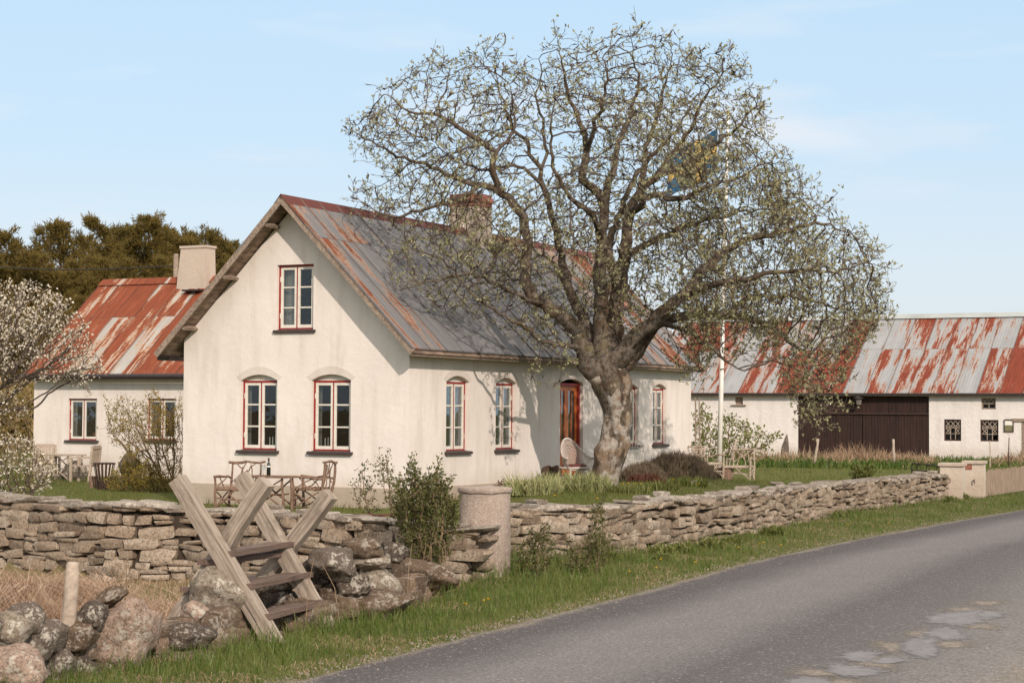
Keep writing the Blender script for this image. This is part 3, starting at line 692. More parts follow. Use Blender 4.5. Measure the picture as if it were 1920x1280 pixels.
# quiet rooms behind the windows
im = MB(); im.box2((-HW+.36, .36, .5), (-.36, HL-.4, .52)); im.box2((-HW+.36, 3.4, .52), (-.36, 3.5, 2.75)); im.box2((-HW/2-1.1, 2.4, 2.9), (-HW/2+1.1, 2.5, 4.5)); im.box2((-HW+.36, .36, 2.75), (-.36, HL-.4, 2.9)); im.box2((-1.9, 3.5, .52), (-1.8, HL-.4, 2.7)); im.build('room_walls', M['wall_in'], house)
for k, (a, b2) in enumerate(gw):
    window(house, G, a, b2, ZS, ZT, RISE, curtain=[(a-.02, a+.09, ZS+.05), (b2-.07, b2+.02, ZS+.05)])
window(house, G, *AT, rec=.07, sill_out=.05, curtain=[(AT[0]+.02, AT[0]+.34, AT[2]+.05)])
for a, b2 in sw:
    window(house, S, a, b2, ZS, ZT, RISE, curtain=[(a-.02, a+.16, ZS+.06), ((a+b2)/2+.06, b2, ZS+.06)])
# door
df = MB()
for lo, hi in (((-.16, DO[0], DO[2]), (-.08, DO[0]+.06, DO[3])), ((-.16, DO[1]-.06, DO[2]), (-.08, DO[1], DO[3])), ((-.16, DO[0]+.06, DO[3]-.06), (-.08, DO[1]-.06, DO[3]))): df.box2(lo, hi)
d = df.build('door_frame', M['red'], house)
dl = MB(); y0, y1, z0, z1 = DO[0]+.06, DO[1]-.06, DO[2]+.03, DO[3]-.06; ym = (y0+y1)/2
for a, b2 in ((y0, ym-.004), (ym+.004, y1)):
    dl.box2((-.17, a, z0), (-.13, a+.09, z1)); dl.box2((-.17, b2-.09, z0), (-.13, b2, z1))
    for zz0, zz1 in ((z0, z0+.16), (z0+.62, z0+.76), (z1-.11, z1)): dl.box2((-.17, a+.09, zz0), (-.132, b2-.09, zz1))
    dl.box2((-.165, a+.09, z0+.16), (-.145, b2-.09, z0+.62)); dl.box((-.142, (a+b2)/2, z0+.39), (.02, b2-a-.26, .34))
    dl.box2((-.165, (a+b2)/2-.012, z0+.76), (-.135, (a+b2)/2+.012, z1-.11))
do = dl.build('door', M['door'], house)
dg = MB(); dg.box2((-.155, y0+.08, z0+.76), (-.150, y1-.08, z1-.10)); dg.build('door_glass', M['glass'], do)
hd = MB(); hd.tube([(-.128, ym-.06, z0+.84), (-.09, ym-.06, z0+.84), (-.085, ym-.16, z0+.84)], .011, 6); hd.build('handle', M['iron'], do)
st = MB(); st.box2((.0, DO[0]-.15, .1), (.5, DO[1]+.15, .40)); st.build('doorstep', M['plinth'], house)
# roof
e_r = [(HE, -HO, HEZ), (HE, HL+.06, HEZ)]; ri = [(-HW/2, -HO, HR), (-HW/2, HL+.06, HR)]; e_l = [(-HW-HE, -HO, HEZ), (-HW-HE, HL+.06, HEZ)]
rm = MB(); roofplane(rm, e_r[0], e_r[1], ri[0], ri[1]); roofplane(rm, e_l[1], e_l[0], ri[1], ri[0])
seams(rm, e_r[0], e_r[1], ri[0], ri[1], .66, .04, .022); 
roof = rm.build('roof', M['roof_main'], house)
rc = MB()
for i in range(8):
    ya, yb = -HO-.01 + i*1.88, -HO + (i+1)*1.88-.01
    if yb > HL+.07: yb = HL+.07
    for sgn in (1, -1):
        rc.add([(-HW/2, ya, HR+.035), (-HW/2, yb, HR+.035), (-HW/2+sgn*.16, yb, HR-.155), (-HW/2+sgn*.16, ya, HR-.155)], [(0, 1, 2, 3)], [[(ya, 5.6), (yb, 5.6), (yb, 5.9), (ya, 5.9)]])
rc.build('ridge_cap', M['redtile'], roof)
sf = MB()
dv = .04
for (ea, eb, ra, rb2) in ((e_r[0], e_r[1], ri[0], ri[1]), (e_l[0], e_l[1], ri[0], ri[1])):
    q = [Vector(x) for x in (ea, eb, rb2, ra)]; off = Vector((0, 0, -.055))
    vs = [x + off for x in q] + [x + off - Vector((0, 0, .03)) for x in q]
    vs[0].y += .03; vs[3].y += .03; vs[4].y += .03; vs[7].y += .03
    sf.add(vs, [(0, 1, 2, 3), (7, 6, 5, 4), (0, 4, 5, 1), (1, 5, 6, 2), (2, 6, 7, 3), (3, 7, 4, 0)])
sf.build('soffit', M['soffit'], roof)
for sgn, ex in ((1, HE), (-1, -HW-HE)):
    bb = MB(); a = Vector((ex, -HO+.012, HEZ-.07)); b2 = Vector((-HW/2, -HO+.012, HR-.075)); bb.beam(a, b2, .026, .12, up=(0, 0, 1), cuts=6, wob=.004); bb.build('bargeboard', M['rawwood'], roof)
for k in (.13, .46, .79):
    x = -HW/2 - (HW/2+HE)*k; z = HR - (HR-HEZ)*k - .15
    pu = MB(); pu.beam((x, -HO+.04, z), (x, .02, z), .13, .055, up=(.6, 0, 1)); pu.build('purlin', M['rawwood'], roof)
gu = MB(); gu.beam((-HW-HE-.28, -.02, HEZ-.12), (-HW+.0, .06, HEZ-.14), .10, .085); gu.tube([(-HW-HE-.02, -HO+.1, HEZ-.08), (-HW-HE-.02, HL, HEZ-.09)], .05, 8); gu.build('gutter', M['gutter'], roof)
gu = MB(); gu.beam((HE-.06, -HO+.05, HEZ-.10), (HE-.06, HL, HEZ-.10), .05, .06); gu.build('fascia', M['rawwood'], roof)
# chimney on the ridge
c = hit(882, 430, HM, 0, -HW/2); zt = hit(882, 366, HM, 0, -HW/2).z; cw = 70*Hw(c.x, c.y).y/F
ch = MB(); ch.box((-HW/2, c.y, (HR-.5+zt-.30)/2), (cw*.92, cw*.8, zt-.30-HR+.5), taper=.95); cho = ch.build('chimney', M['plinth'], roof)
cb = MB(); cb.box((-HW/2, c.y, zt-.24), (cw*.90, cw*.78, .12)); cb.box((-HW/2, c.y, zt-.13), (cw*.97, cw*.85, .10)); cb.box((-HW/2, c.y, zt-.04), (cw*.88, cw*.76, .08)); cb.build('brick_top', M['brick'], cho)
# candle holders on the gable window sills
for k, (a, b2) in enumerate(gw):
    xc = (b2 - .20) if k == 0 else (a + .30)
    th = thing('candle_holder', ('row of white candles behind the left ground floor gable window' if k == 0 else 'row of white candles behind the right ground floor gable window'), 'candles', HM @ Vector((xc, .21, ZS+.05)), YAW, 'candles in the gable windows')
    b_ = MB(); b_.box((0, 0, .012), (.30, .06, .02)); b_.build('base', M['gutter'], th)
    for i in range(4):
        cm = MB(); cm.lathe([(.014, .022), (.0125, .20 + .012*((i*7) % 3)), (.004, .215 + .012*((i*7) % 3))], 8, (-.105+.07*i, 0, 0)); cm.build('candle', M['candle'], th)

# ------------------------------------------------------------ wing at the back left
p0 = atz(150, 893, 0.0); AM0 = Matrix.Translation(p0) @ RZ; lx = hit(63, 800, AM0, 1, 0).x
AO = AM0 @ Vector((lx, 0, 0)); AM = Matrix.Translation(AO) @ RZ
jx = (AM.inverted() @ Hw(-HW, 10)).x                                # where it meets the main house
wing = thing('farmhouse_wing', 'low plastered back wing with a bright red rusted roof left of the gable', 'house', AO, YAW)
ez = hit(220, 701, AM, 1, -.3).z
rp_ = hit(195, 527, AM, 0, -.12); ry, rz = rp_.y, rp_.z
wins = []
for (a, b2, c0, d0) in ((127, 182, 825, 747), (275, 330, 825, 747)):
    q0 = hit(a, c0, AM, 1, 0); q1 = hit(b2, d0, AM, 1, 0); wins.append((q0.x, q1.x, q0.z, q1.z))
wm = MB(); wt = ez - .02
panel(wm, [(0, -.5), (jx+.2, -.5), (jx+.2, wt), (0, wt)], [arch(*w, 0) for w in wins], G, .1)
gp = [(0, -.5), (2*ry, -.5), (2*ry, wt), (ry, rz-.1), (0, wt)]
wm.add([(0, y, z) for y, z in gp], [tuple(range(5))]); wm.add([(0, 2*ry, -.5), (jx, 2*ry, -.5), (jx, 2*ry, wt), (0, 2*ry, wt)], [(0, 1, 2, 3)])
wm.build('wall', M['plaster'], wing)
cm = MB(); cm.box2((-.02, -.06, wt-.15), (jx+.2, -.002, wt-.04)); cm.build('cornice', M['plaster'], wing)
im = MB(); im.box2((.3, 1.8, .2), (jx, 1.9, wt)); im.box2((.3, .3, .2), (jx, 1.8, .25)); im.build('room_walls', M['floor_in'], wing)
for w in wins: window(wing, G, *w, panes=1, rec=.07, sill_ext=.08, curtain=[(w[0]-.02, w[0]+.14, w[2]+.05)])
rm = MB(); e0, e1, r0, r1 = (-.14, -.3, ez), (jx+.4, -.3, ez), (-.14, ry, rz), (jx+.4, ry, rz)
roofplane(rm, e0, e1, r0, r1); roofplane(rm, (jx+.4, 2*ry+.3, ez), (-.14, 2*ry+.3, ez), r1, r0); seams(rm, e0, e1, r0, r1, .76, .03, .02)
roof = rm.build('roof', M['roof_red'], wing)
rc = MB()
for i in range(6):
    a = -.16 + i*(jx+.5)/6; b2 = a + (jx+.5)/6 + .01
    for sgn in (-1, 1): rc.add([(a, ry, rz+.05+.002*(i % 2)), (b2, ry, rz+.05+.002*(i % 2)), (b2, ry+sgn*.24, rz-.15), (a, ry+sgn*.24, rz-.15)], [(0, 1, 2, 3)], [[(a, 3.6), (b2, 3.6), (b2, 3.9), (a, 3.9)]])
rc.build('ridge_cap', M['roof_red'], roof)
gu = MB(); gu.tube([(-.2, -.34, ez-.07), (jx+.3, -.34, ez-.09)], .075, 8); gu.build('gutter', M['gutter'], roof)
q0 = hit(334, 530, AM, 1, ry-.35); q1 = hit(388, 463, AM, 1, ry-.35); ctw = q1.x-q0.x
cc = MB(); xa, xb = q0.x, q1.x; zt = q1.z; zb = rz-.75
ya, yb = ry-.42, ry+.12
cc.add([(xa-.06, ya, zb), (xb, ya, zb), (xb, yb, zb), (xa-.06, yb, zb), (xa+.09, ya+.06, zt), (xb-.01, ya+.06, zt-.02), (xb-.01, yb-.06, zt-.02), (xa+.09, yb-.06, zt)], [(4, 5, 6, 7), (0, 1, 5, 4), (1, 2, 6, 5), (2, 3, 7, 6), (3, 0, 4, 7)])
co = cc.build('chimney', M['plinth'], roof)
cc = MB(); cc.box(((xa+xb)/2+.04, (ya+yb)/2, zt+.02), (xb-xa-.04, yb-ya-.06, .07)); cc.build('chimney_cap', M['plinth'], co)
cc = MB(); cc.box2((xa+.42*ctw, ya-.32, zb+.32), (xb+.02, ya-.004, zb+.37)); cc.build('flashing', M['gutter'], co)
# pot plants behind the left wing window
q = AM @ Vector((wins[0][1]-.2, .2, wins[0][2]+.05))
fp = thing('flower_pot', 'terracotta pot plant standing behind the left window of the wing', 'pot plant', q, YAW)
b_ = MB(); b_.lathe([(.06, 0), (.085, .14), (.09, .14), (.09, .17), (.075, .17)], 14); b_.build('pot', M['terracotta'], fp)

# ------------------------------------------------------------ barn
b0 = atz(1743, 864, -.05); BM0 = Matrix.Translation(b0) @ RZ
bl = hit(1210, 830, BM0, 1, 0).x; br_ = hit(1990, 830, BM0, 1, 0).x + 2
BO = BM0 @ Vector((bl, 0, 0)); BM = Matrix.Translation(BO) @ RZ
barn = thing('barn', 'long whitewashed barn with dark board doors under a grey and red rusted roof', 'barn', BO, YAW)
bx = lambda px, py, y=0.0: hit(px, py, BM, 1, y)
ez = bx(1743, 737, -.25).z; BD = 4.6; rz = bx(1743, 591, BD).z; bw = br_ - bl
dx0, dx1 = bx(1496, 800).x, bx(1742, 800).x
holes = []
bwin = []
for a, b2, c0, d0 in ((1770, 1802, 826, 786), (1838, 1872, 827, 787), (1840, 1867, 767, 746)):
    q0, q1 = bx(a, c0), bx(b2, d0); bwin.append((q0.x, q1.x, q0.z, q1.z))
q0, q1 = bx(1378, 758), bx(1393, 744); vent = (q0.x, q1.x, q0.z, q1.z)
ddx = bx(1915, 800).x; dz = bx(1915, 790).z
wt = ez - .1
holes = [arch(*w, 0) for w in bwin] + [arch(*vent, 0), [(dx0, -.2), (dx1, -.2), (dx1, wt-.02), (dx0, wt-.02)], arch(ddx, ddx+1.3, -.2, dz, 0)]
wm = MB(); panel(wm, [(0, -.6), (bw, -.6), (bw, wt), (0, wt)], holes, G, .22)
gp = [(0, -.6), (2*BD, -.6), (2*BD, wt), (BD, rz-.15), (0, wt)]
for x in (0, bw): wm.add([(x, y, z) for y, z in gp], [tuple(range(5))])
wm.add([(0, 2*BD, -.6), (bw, 2*BD, -.6), (bw, 2*BD, wt), (0, 2*BD, wt)], [(0, 1, 2, 3)]); wm.build('wall', M['barn_plaster'], barn)
im = MB(); im.box2((.2, 1.2, -.5), (bw-.2, 1.3, wt)); im.build('inner_wall', M['tarwood'], barn)
rm = MB(); e0, e1, r0, r1 = (-.2, -.3, ez), (bw+.3, -.3, ez), (-.2, BD, rz), (bw+.3, BD, rz)
roofplane(rm, e0, e1, r0, r1); roofplane(rm, (bw+.3, 2*BD+.3, ez), (-.2, 2*BD+.3, ez), r1, r0); seams(rm, e0, e1, r0, r1, .92, .03, .02); roof = rm.build('roof', M['roof_barn'], barn)
rc = MB(); n = 12
for i in range(n):
    a = -.22 + i*(bw+.55)/n; b2 = a + (bw+.55)/n + .01; k = .003*(i % 2)
    for sgn in (-1, 1): rc.add([(a, BD, rz+.07+k), (b2, BD, rz+.07+k), (b2, BD+sgn*.30, rz-.14+k), (a, BD+sgn*.30, rz-.14+k)], [(0, 1, 2, 3)])
rc.build('ridge_cap', simple('galvanised_ridge', (.40, .42, .40), (.30, .31, .29), 1.2, .5, .1), roof)
gu = MB(); gu.beam((-.2, -.27, ez-.06), (bw+.3, -.27, ez-.06), .04, .09); gu.build('fascia', M['gutter'], roof)
# big board doors: upper boarding, two leaves, rail
zrail = bx(1620, 775).z
up = MB(); n = 22
def boards(mb, x0, x1, z0, z1, y, n, gap=.008, wob=.008):
    for i in range(n):
        a = x0 + (x1-x0)*i/n; b2 = x0 + (x1-x0)*(i+1)/n - gap; o = random.uniform(-wob, wob); mb.box2((a, y-.02+o, z0+random.uniform(0, .02)), (b2, y+.02+o, z1))
boards(up, dx0, dx1, zrail, wt-.03, .10, 36); up.build('upper_boarding', M['tarwood'], barn)
xm = (dx0+dx1)/2
for a, b2 in ((dx0+.02, xm-.015), (xm+.015, dx1-.02)):
    lf = MB(); boards(lf, a, b2, -.12, zrail-.02, .055, 22); lf.build('barn_door', M['tarwood'], barn)
rl = MB(); rl.beam((dx0-.02, -.01, zrail), (dx1, -.01, zrail), .05, .06); rl.build('door_rail', M['iron'], barn)
# windows with crossed glazing bars
for k, w in enumerate(bwin):
    x0, x1, z0, z1 = w; t = .055
    f = MB()
    for lo, hi in (((x0, .05, z0), (x0+t, .14, z1)), ((x1-t, .05, z0), (x1, .14, z1)), ((x0+t, .051, z0), (x1-t, .14, z0+t)), ((x0+t, .051, z1-t), (x1-t, .14, z1))): f.box2(lo, hi)
    ww = f.build('window', M['rawwood'] if k == 2 else M['iron'], barn)
    g_ = MB(); a, b2, c0, d0 = x0+t, x1-t, z0+t, z1-t; h = d0-c0; r = .014
    bar = lambda p, q: g_.beam((p[0], .09, p[1]), (q[0], .09, q[1]), .024, .024, up=(0, 1, 0))
    if k < 2:
        zm = c0 + h*.62; bar((a, zm), (b2, zm)); bar((a, zm+.05), (b2, zm+.05))
        n = 3
        for i in range(n):
            u0, u1 = a + (b2-a)*i/n, a + (b2-a)*(i+1)/n; bar((u0, zm+.05), (u1, d0)); bar((u0, d0), (u1, zm+.05))
        zq = c0 + h*.31; bar((a, zq), (b2, zq))
        for i in (1, 2): u = a + (b2-a)*i/3; bar((u, c0), (u, zm))
        for u0, u1 in ((a, a+(b2-a)/3), (b2-(b2-a)/3, b2)): bar((u0, zq), (u1, zm)); bar((u0, zm), (u1, zq))
    else:
        zm = c0 + h*.5; bar((a, zm), (b2, zm)); bar(((a+b2)/2, c0), ((a+b2)/2, zm))
        for i in range(3):
            u0, u1 = a + (b2-a)*i/3, a + (b2-a)*(i+1)/3; bar((u0, zm), (u1, d0)); bar((u0, d0), (u1, zm))
    g_.build('glazing_bars', M['palewood'], ww)
    gl = MB(); gl.box2((a, .105, c0), (b2, .109, d0)); gl.build('glass', M['glass'], ww)
vb = MB(); vb.box2((vent[0], .1, vent[2]), (vent[1], .14, vent[3])); vb.box2((vent[0]-.15, -.08, vent[2]-.06), (vent[1]+.15, .04, vent[2]-.005)); vb.build('vent_hatch', M['rawwood'], barn)
db = MB(); boards(db, ddx+.1, ddx+1.2, -.1, dz-.05, .14, 8); o = db.build('side_door', M['tarwood'], barn)
db = MB(); db.box2((ddx, .0, -.2), (ddx+.1, .2, dz)); db.box2((ddx-.35, -.06, dz), (ddx+1.6, .1, dz+.12)); db.build('door_frame', M['rawwood'], barn)
q = bx(1610, 752, -.3)
lm = thing('wall_lantern', 'black lantern hanging over the dark barn doors', 'lantern', BM @ q, YAW)
b_ = MB(); b_.tube([(0, .42, .28), (0, .12, .32), (0, 0, .22)], .018, 6); b_.lathe([(.02, .24), (.05, .2), (.24, .13), (.24, .115)], 12); b_.build('bracket_and_hood', M['gutter'], lm)
b_ = MB(); b_.lathe([(.14, .11), (.10, -.14), (.04, -.17)], 6); b_.build('glass_body', simple('frosted_lantern_glass', (.20, .175, .15), None, 5, .3, 0), lm)
q0, q1 = bx(1884, 808, -.03), bx(1899, 788, -.03)
nb = thing('notice_board', 'small glazed notice board on the barn wall beside the right window', 'notice board', BM @ Vector((q0.x, -.03, q0.z)), YAW)
w_, h_ = q1.x-q0.x, q1.z-q0.z
b_ = MB(); b_.box2((-.03, -.02, -.03), (0, .03, h_+.03)); b_.box2((w_, -.02, -.03), (w_+.03, .03, h_+.03)); b_.box2((0, -.019, -.03), (w_, .03, 0)); b_.box2((0, -.019, h_), (w_, .03, h_+.05)); b_.build('frame', M['iron'], nb)
b_ = MB(); b_.box2((0, 0, 0), (w_, .02, h_*.56)); b_.build('board', simple('notice_green', (.20, .19, .10), None, 6, .6, 0), nb)
b_ = MB(); b_.box2((0, 0, h_*.56), (w_, .021, h_)); b_.build('poster', M['paper'], nb)
# ------------------------------------------------------------ stones
def stone_template(n=4):
    idx = {}; P = []
    for i in range(n):
        for j in range(n):
            for k in range(n):
                if 0 in (i, j, k) or n-1 in (i, j, k): idx[i, j, k] = len(P); P.append([2*i/(n-1)-1, 2*j/(n-1)-1, 2*k/(n-1)-1])
    Fq = []
    for a in range(n-1):
        for b in range(n-1):
            for s_, fl in ((0, 1), (n-1, 0)):
                for ax in range(3):
                    c = [[a, b], [a+1, b], [a+1, b+1], [a, b+1]]; q = []
                    for u, v in c:
                        t = [u, v]; t.insert(ax, s_); q.append(idx[tuple(t)])
                    if (fl and ax != 1) or (not fl and ax == 1): q = q[::-1]
                    Fq.append(q)
    P = np.array(P); r = (np.abs(P)**7).sum(1)**(1/7.); P = P/np.maximum(r, 1e-6)[:, None]*1.0
    return P, np.array(Fq)
ST, SF = stone_template(4)
def stones(name, L, mat, parent=None, rnd=None):
    """L: list of (centre, along, out, length, height, depth); one mesh of irregular stones"""
    rnd = rnd or np.random.default_rng(3); n = len(L)
    C_ = np.array([l[0] for l in L], float); A = np.array([l[1] for l in L], float); O = np.array([l[2] for l in L], float); U = np.cross(A, O); U[U[:, 2] < 0] *= -1
    D_ = np.array([[l[3]/2, l[5]/2, l[4]/2] for l in L])
    V = np.broadcast_to(ST, (n,) + ST.shape).copy()
    # trilinear corner jitter
    cj = rnd.uniform(-.26, .26, (n, 2, 2, 2, 3)); w = (ST+1)/2
    for i in (0, 1):
        for j in (0, 1):
            for k in (0, 1):
                ww = (w[:, 0] if i else 1-w[:, 0])*(w[:, 1] if j else 1-w[:, 1])*(w[:, 2] if k else 1-w[:, 2]); V += cj[:, i, j, k][:, None, :]*ww[None, :, None]
    V += rnd.uniform(-.07, .07, V.shape)
    V *= D_[:, None, :]
    tilt = rnd.uniform(-.11, .11, n); A2 = A + U*tilt[:, None]; U2 = U - A*tilt[:, None]
    W_ = C_[:, None, :] + V[..., 0:1]*A2[:, None, :] + V[..., 1:2]*O[:, None, :] + V[..., 2:3]*U2[:, None, :]
    Fc = (SF[None] + (np.arange(n)*len(ST))[:, None, None]).reshape(-1, 4)
    o = npmesh(name, W_.reshape(-1, 3), Fc, mat, parent, smooth=True); o.data.set_sharp_from_angle(angle=rad(42)); return o
def along(path):
    P = [Vector((p.x, p.y, 0)) for p in path]; cum = [0]
    for a, b in zip(P[:-1], P[1:]): cum.append(cum[-1] + (b-a).length)
    def f(s):
        s = min(max(s, 0), cum[-1]-1e-6)
        for i in range(len(P)-1):
            if s <= cum[i+1]:
                t = (s-cum[i])/(cum[i+1]-cum[i]); d = (P[i+1]-P[i]).normalized(); return P[i].lerp(P[i+1], t), d
    return f, cum[-1]
def drywall(label, path, top, base, thick, rows, cap, seed, lk=1.0):
    rnd = np.random.default_rng(seed); f, L_ = along(path); R_ = random.Random(seed)
    root = thing('dry_stone_wall', label, 'stone wall', (path[0].x, path[0].y, 0))
    lst = []; up = Vector((0, 0, 1))
    for face in (0, 1):
        z = base
        while True:
            h = R_.uniform(*rows)
            if z > 1.2: break
            s = R_.uniform(-.3, 0)
            while s < L_:
                l = R_.choice((R_.uniform(.12, .22), R_.uniform(.2, .36), R_.uniform(.28, .5)))*lk
                p, d = f(s + l/2); tz = top((s+l/2)/L_) + .02*math.sin(s*2.1)
                wz = .035*math.sin(s*.9+z*5)+.02*math.sin(s*2.7)
                hh = h*R_.uniform(.76, 1.12)
                out = Vector((d.y, -d.x, 0)); out = out if out.y < 0 else -out
                room = tz - .02 - z - wz
                if .035 < room < hh + .05: hh = room
                if z + hh + wz < tz - .01:
                    dep = thick*R_.uniform(.46, .58); o = (-dep/2 + R_.uniform(-.06, .035)) if face == 0 else (-thick + dep/2)
                    if R_.random() < .3 and hh > .085:
                        for k in (0, 1): lst.append((p + out*(o+R_.uniform(-.02, .01)) + up*(z + wz + hh*(.25+.5*k)), d, out, l*.98, hh*.5, dep))
                    else: lst.append((p + out*o + up*(z + wz + hh/2), d, out, l*.97, hh*.97, dep))
                s += l*.985
            z += h*.93
    nb = len(lst); s = -.1
    while s < L_:
        l = R_.uniform(*cap); p, d = f(s + l/2); tz = top((s+l/2)/L_) + .02*math.sin(s*2.1); hh = R_.uniform(.05, .10); out = Vector((d.y, -d.x, 0)); out = out if out.y < 0 else -out
        if R_.random() < .93:
            lst.append((p - out*(thick/2 + R_.uniform(-.04, .04)) + up*(tz - .02 + R_.uniform(-.015, .02)), d, out, l*1.04, hh, thick*R_.uniform(.90, 1.02)))
            if R_.random() < .22: lst.append((p - out*R_.uniform(.1, thick*.8) + up*(tz + hh*.5 + R_.uniform(0, .02)), d, out, l*R_.uniform(.5, .9), hh*R_.uniform(.6, .9), thick*R_.uniform(.3, .55)))
        s += l*.96
    M4 = np.array(LOC[root.name].inverted())
    lst = [(Vector(c) - root.location, a, o, l, h, dp) for c, a, o, l, h, dp in lst]
    stones('stones', lst[:nb], M['stone'], root, rnd); stones('cap_stones', lst[nb:], M['capstone'], root, rnd)
    core = MB(); n = 24
    for i in range(n):
        p0, d0 = f(L_*i/n); p1, d1 = f(L_*(i+1)/n); out = Vector((d0.y, -d0.x, 0)); out = out if out.y < 0 else -out
        c0, c1 = p0 - out*thick/2, p1 - out*thick/2; t = top((i+.5)/n) - .10
        core.beam(c0 + up*(t+base)/2, c1 + up*(t+base)/2, thick - .24, t - base)
    core.build('core', M['gap'], root, world=True); return root
drywall('long dry stone wall beside the road, from the round pillar to the white gate posts', RIGHTWALL, lambda t: .70 - .14*t, -.08, .5, (.075, .16), (.16, .38), 11)
drywall('dry stone wall behind the wooden stile, running in front of the gable garden', LEFTWALL, lambda t: .80 - .17*t, -.30, .5, (.085, .165), (.2, .5), 23, 1.12)

from mathutils import noise as mnoise
BTN, BFN = None, None
def icos(sub):
    bm = bmesh.new(); bmesh.ops.create_icosphere(bm, subdivisions=sub, radius=1); V = np.array([v.co[:] for v in bm.verts]); Fc = np.array([[v.index for v in f.verts] for f in bm.faces]); bm.free(); return V, Fc
ICO = icos(4)
def boulder_mesh(rx, ry, rz, seed, facet=.5):
    r_ = np.random.default_rng(seed); V = ICO[0].copy()
    for _ in range(13):                                              # a few worn flats
        n = r_.normal(size=3); n /= np.linalg.norm(n); h = r_.uniform(.58, .92); d = V @ n; m = d > h
        V[m] -= np.outer((d[m]-h)*facet*1.5, n)
    off = Vector(r_.uniform(-50, 50, 3)); k = np.array([mnoise.fractal(Vector(v)*1.3 + off, .9, 2.1, 5)*.20 + mnoise.noise(Vector(v)*5 + off)*.045 + mnoise.noise(Vector(v)*11 + off)*.02 for v in V])
    V *= (1 + k)[:, None]; V -= (V.max(0) + V.min(0))/2; V /= (V.max(0) - V.min(0))/2
    return V*np.array([rx, ry, rz])
M['b_grey'] = stonemat('boulder_grey', [(.16, .135, .11), (.21, .18, .145), (.125, .10, .08)], .8, 9, None, .9, .03)
M['b_dark'] = stonemat('boulder_dark', [(.085, .065, .052), (.13, .10, .08), (.075, .058, .046)], .75, 9, None, .9, .03)
M['b_brown'] = stonemat('boulder_brown', [(.17, .115, .075), (.23, .16, .11), (.12, .08, .052)], .5, 8, None, .9, .03)
M['b_pink'] = stonemat('boulder_pink', [(.28, .19, .145), (.21, .14, .105), (.33, .235, .18)], .8, 7, None, .9, .03)
M['b_pale'] = stonemat('boulder_pale', [(.33, .28, .215), (.42, .36, .28), (.25, .205, .155)], .9, 7, None, .9, .03)
def bwD(px):
    r = ray(px, 1100).x
    for (x0, y0), (x1, y1) in zip(BW[:-1], BW[1:]):
        t = (r*y0 - x0)/((x1 - x0) - r*(y1 - y0))
        if 0 <= t <= 1: return y0 + t*(y1 - y0)
    return 18.0
BOULD = [  # px centre, half size, depth offset, tilt, material, label
 (-14, 1172, 20, 26, .1, 0, 'b_dark', 'dark boulder with white lichen cut by the left edge of the picture'),
 (24, 1184, 34, 36, .0, .3, 'b_pale', 'pale lichen covered boulder at the left end of the boulder wall'),
 (53, 1156, 38, 29, .15, .3, 'b_grey', 'grey boulder with white lichen patches, topmost at the left end of the pile'),
 (86, 1196, 39, 39, .0, .4, 'b_grey', 'rounded speckled grey boulder left of the wooden stake'),
 (148, 1192, 34, 32, .05, .2, 'b_brown', 'rusty brown boulder just below the wooden stake'),
 (169, 1152, 34, 26, .0, .1, 'b_dark', 'round dark grey boulder right beside the wooden stake'),
 (204, 1121, 34, 17, .25, -.6, 'b_brown', 'brown tilted stone on top of the big pink boulder'),
 (231, 1197, 70, 66, .05, -.3, 'b_pink', 'largest pinkish boulder with round white lichen spots'),
 (336, 1196, 58, 31, .1, .05, 'b_dark', 'long dark flat boulder right of the big pink one'),
 (28, 1258, 64, 50, -.15, .2, 'b_pink', 'big reddish boulder in the bottom left corner'),
 (111, 1252, 30, 37, -.05, .3, 'b_grey', 'light grey boulder next to the reddish corner boulder'),
 (153, 1256, 28, 34, .1, 0, 'b_dark', 'dark brown boulder low between the grey and the big pink one'),
 (335, 1238, 82, 26, .0, -.05, 'b_brown', 'low brown boulder half hidden in the grass under the dark one'),
 (410, 1112, 56, 44, .55, .35, 'b_pale', 'boulder with black and white lichen leaning on the left stile post'),
 (363, 1151, 27, 23, .4, .2, 'b_pink', 'small pinkish stone below the black and white lichened boulder'),
 (435, 1184, 56, 40, .7, -.05, 'b_brown', 'brown boulder at the foot of the left stile post'),
 (585, 1078, 34, 30, .75, .5, 'b_dark', 'dark mottled boulder right behind the right stile post'),
 (622, 1056, 46, 33, .25, .2, 'b_grey', 'grey boulder with a white lichened shoulder right of the stile'),
 (682, 1026, 44, 20, .5, .15, 'b_brown', 'brown white spotted stone on top of the pile right of the stile'),
 (740, 1036, 27, 19, .55, .25, 'b_dark', 'dark stone with white specks topmost near the leafy shrub'),
 (693, 1055, 38, 12, .35, -.05, 'b_pale', 'flat thin pale stone wedged between the upper boulders'),
 (660, 1099, 36, 26, .1, .15, 'b_dark', 'dark oval boulder in the middle of the right pile'),
 (716, 1089, 41, 25, .2, .35, 'b_pale', 'pale wedge shaped boulder at the right end of the pile'),
 (616, 1111, 25, 29, .55, .2, 'b_brown', 'brown boulder with one big white lichen patch beside the right stile post'),
 (692, 1141, 80, 33, .05, -.1, 'b_brown', 'long reddish brown boulder at the bottom right of the pile'),
 (516, 1094, 34, 18, .95, 0, 'b_pale', 'pale flat boulder seen between the upper stile steps'),
 (528, 1128, 46, 30, .85, .1, 'b_dark', 'dark boulder seen between the lower stile steps'),
 (550, 1166, 44, 22, .75, .1, 'b_brown', 'low brown boulder at the foot of the right stile post'),
 (800, 1080, 62, 30, .6, .1, 'b_brown', 'earthy brown boulder under the leafy shrub beside the pillar'),
]
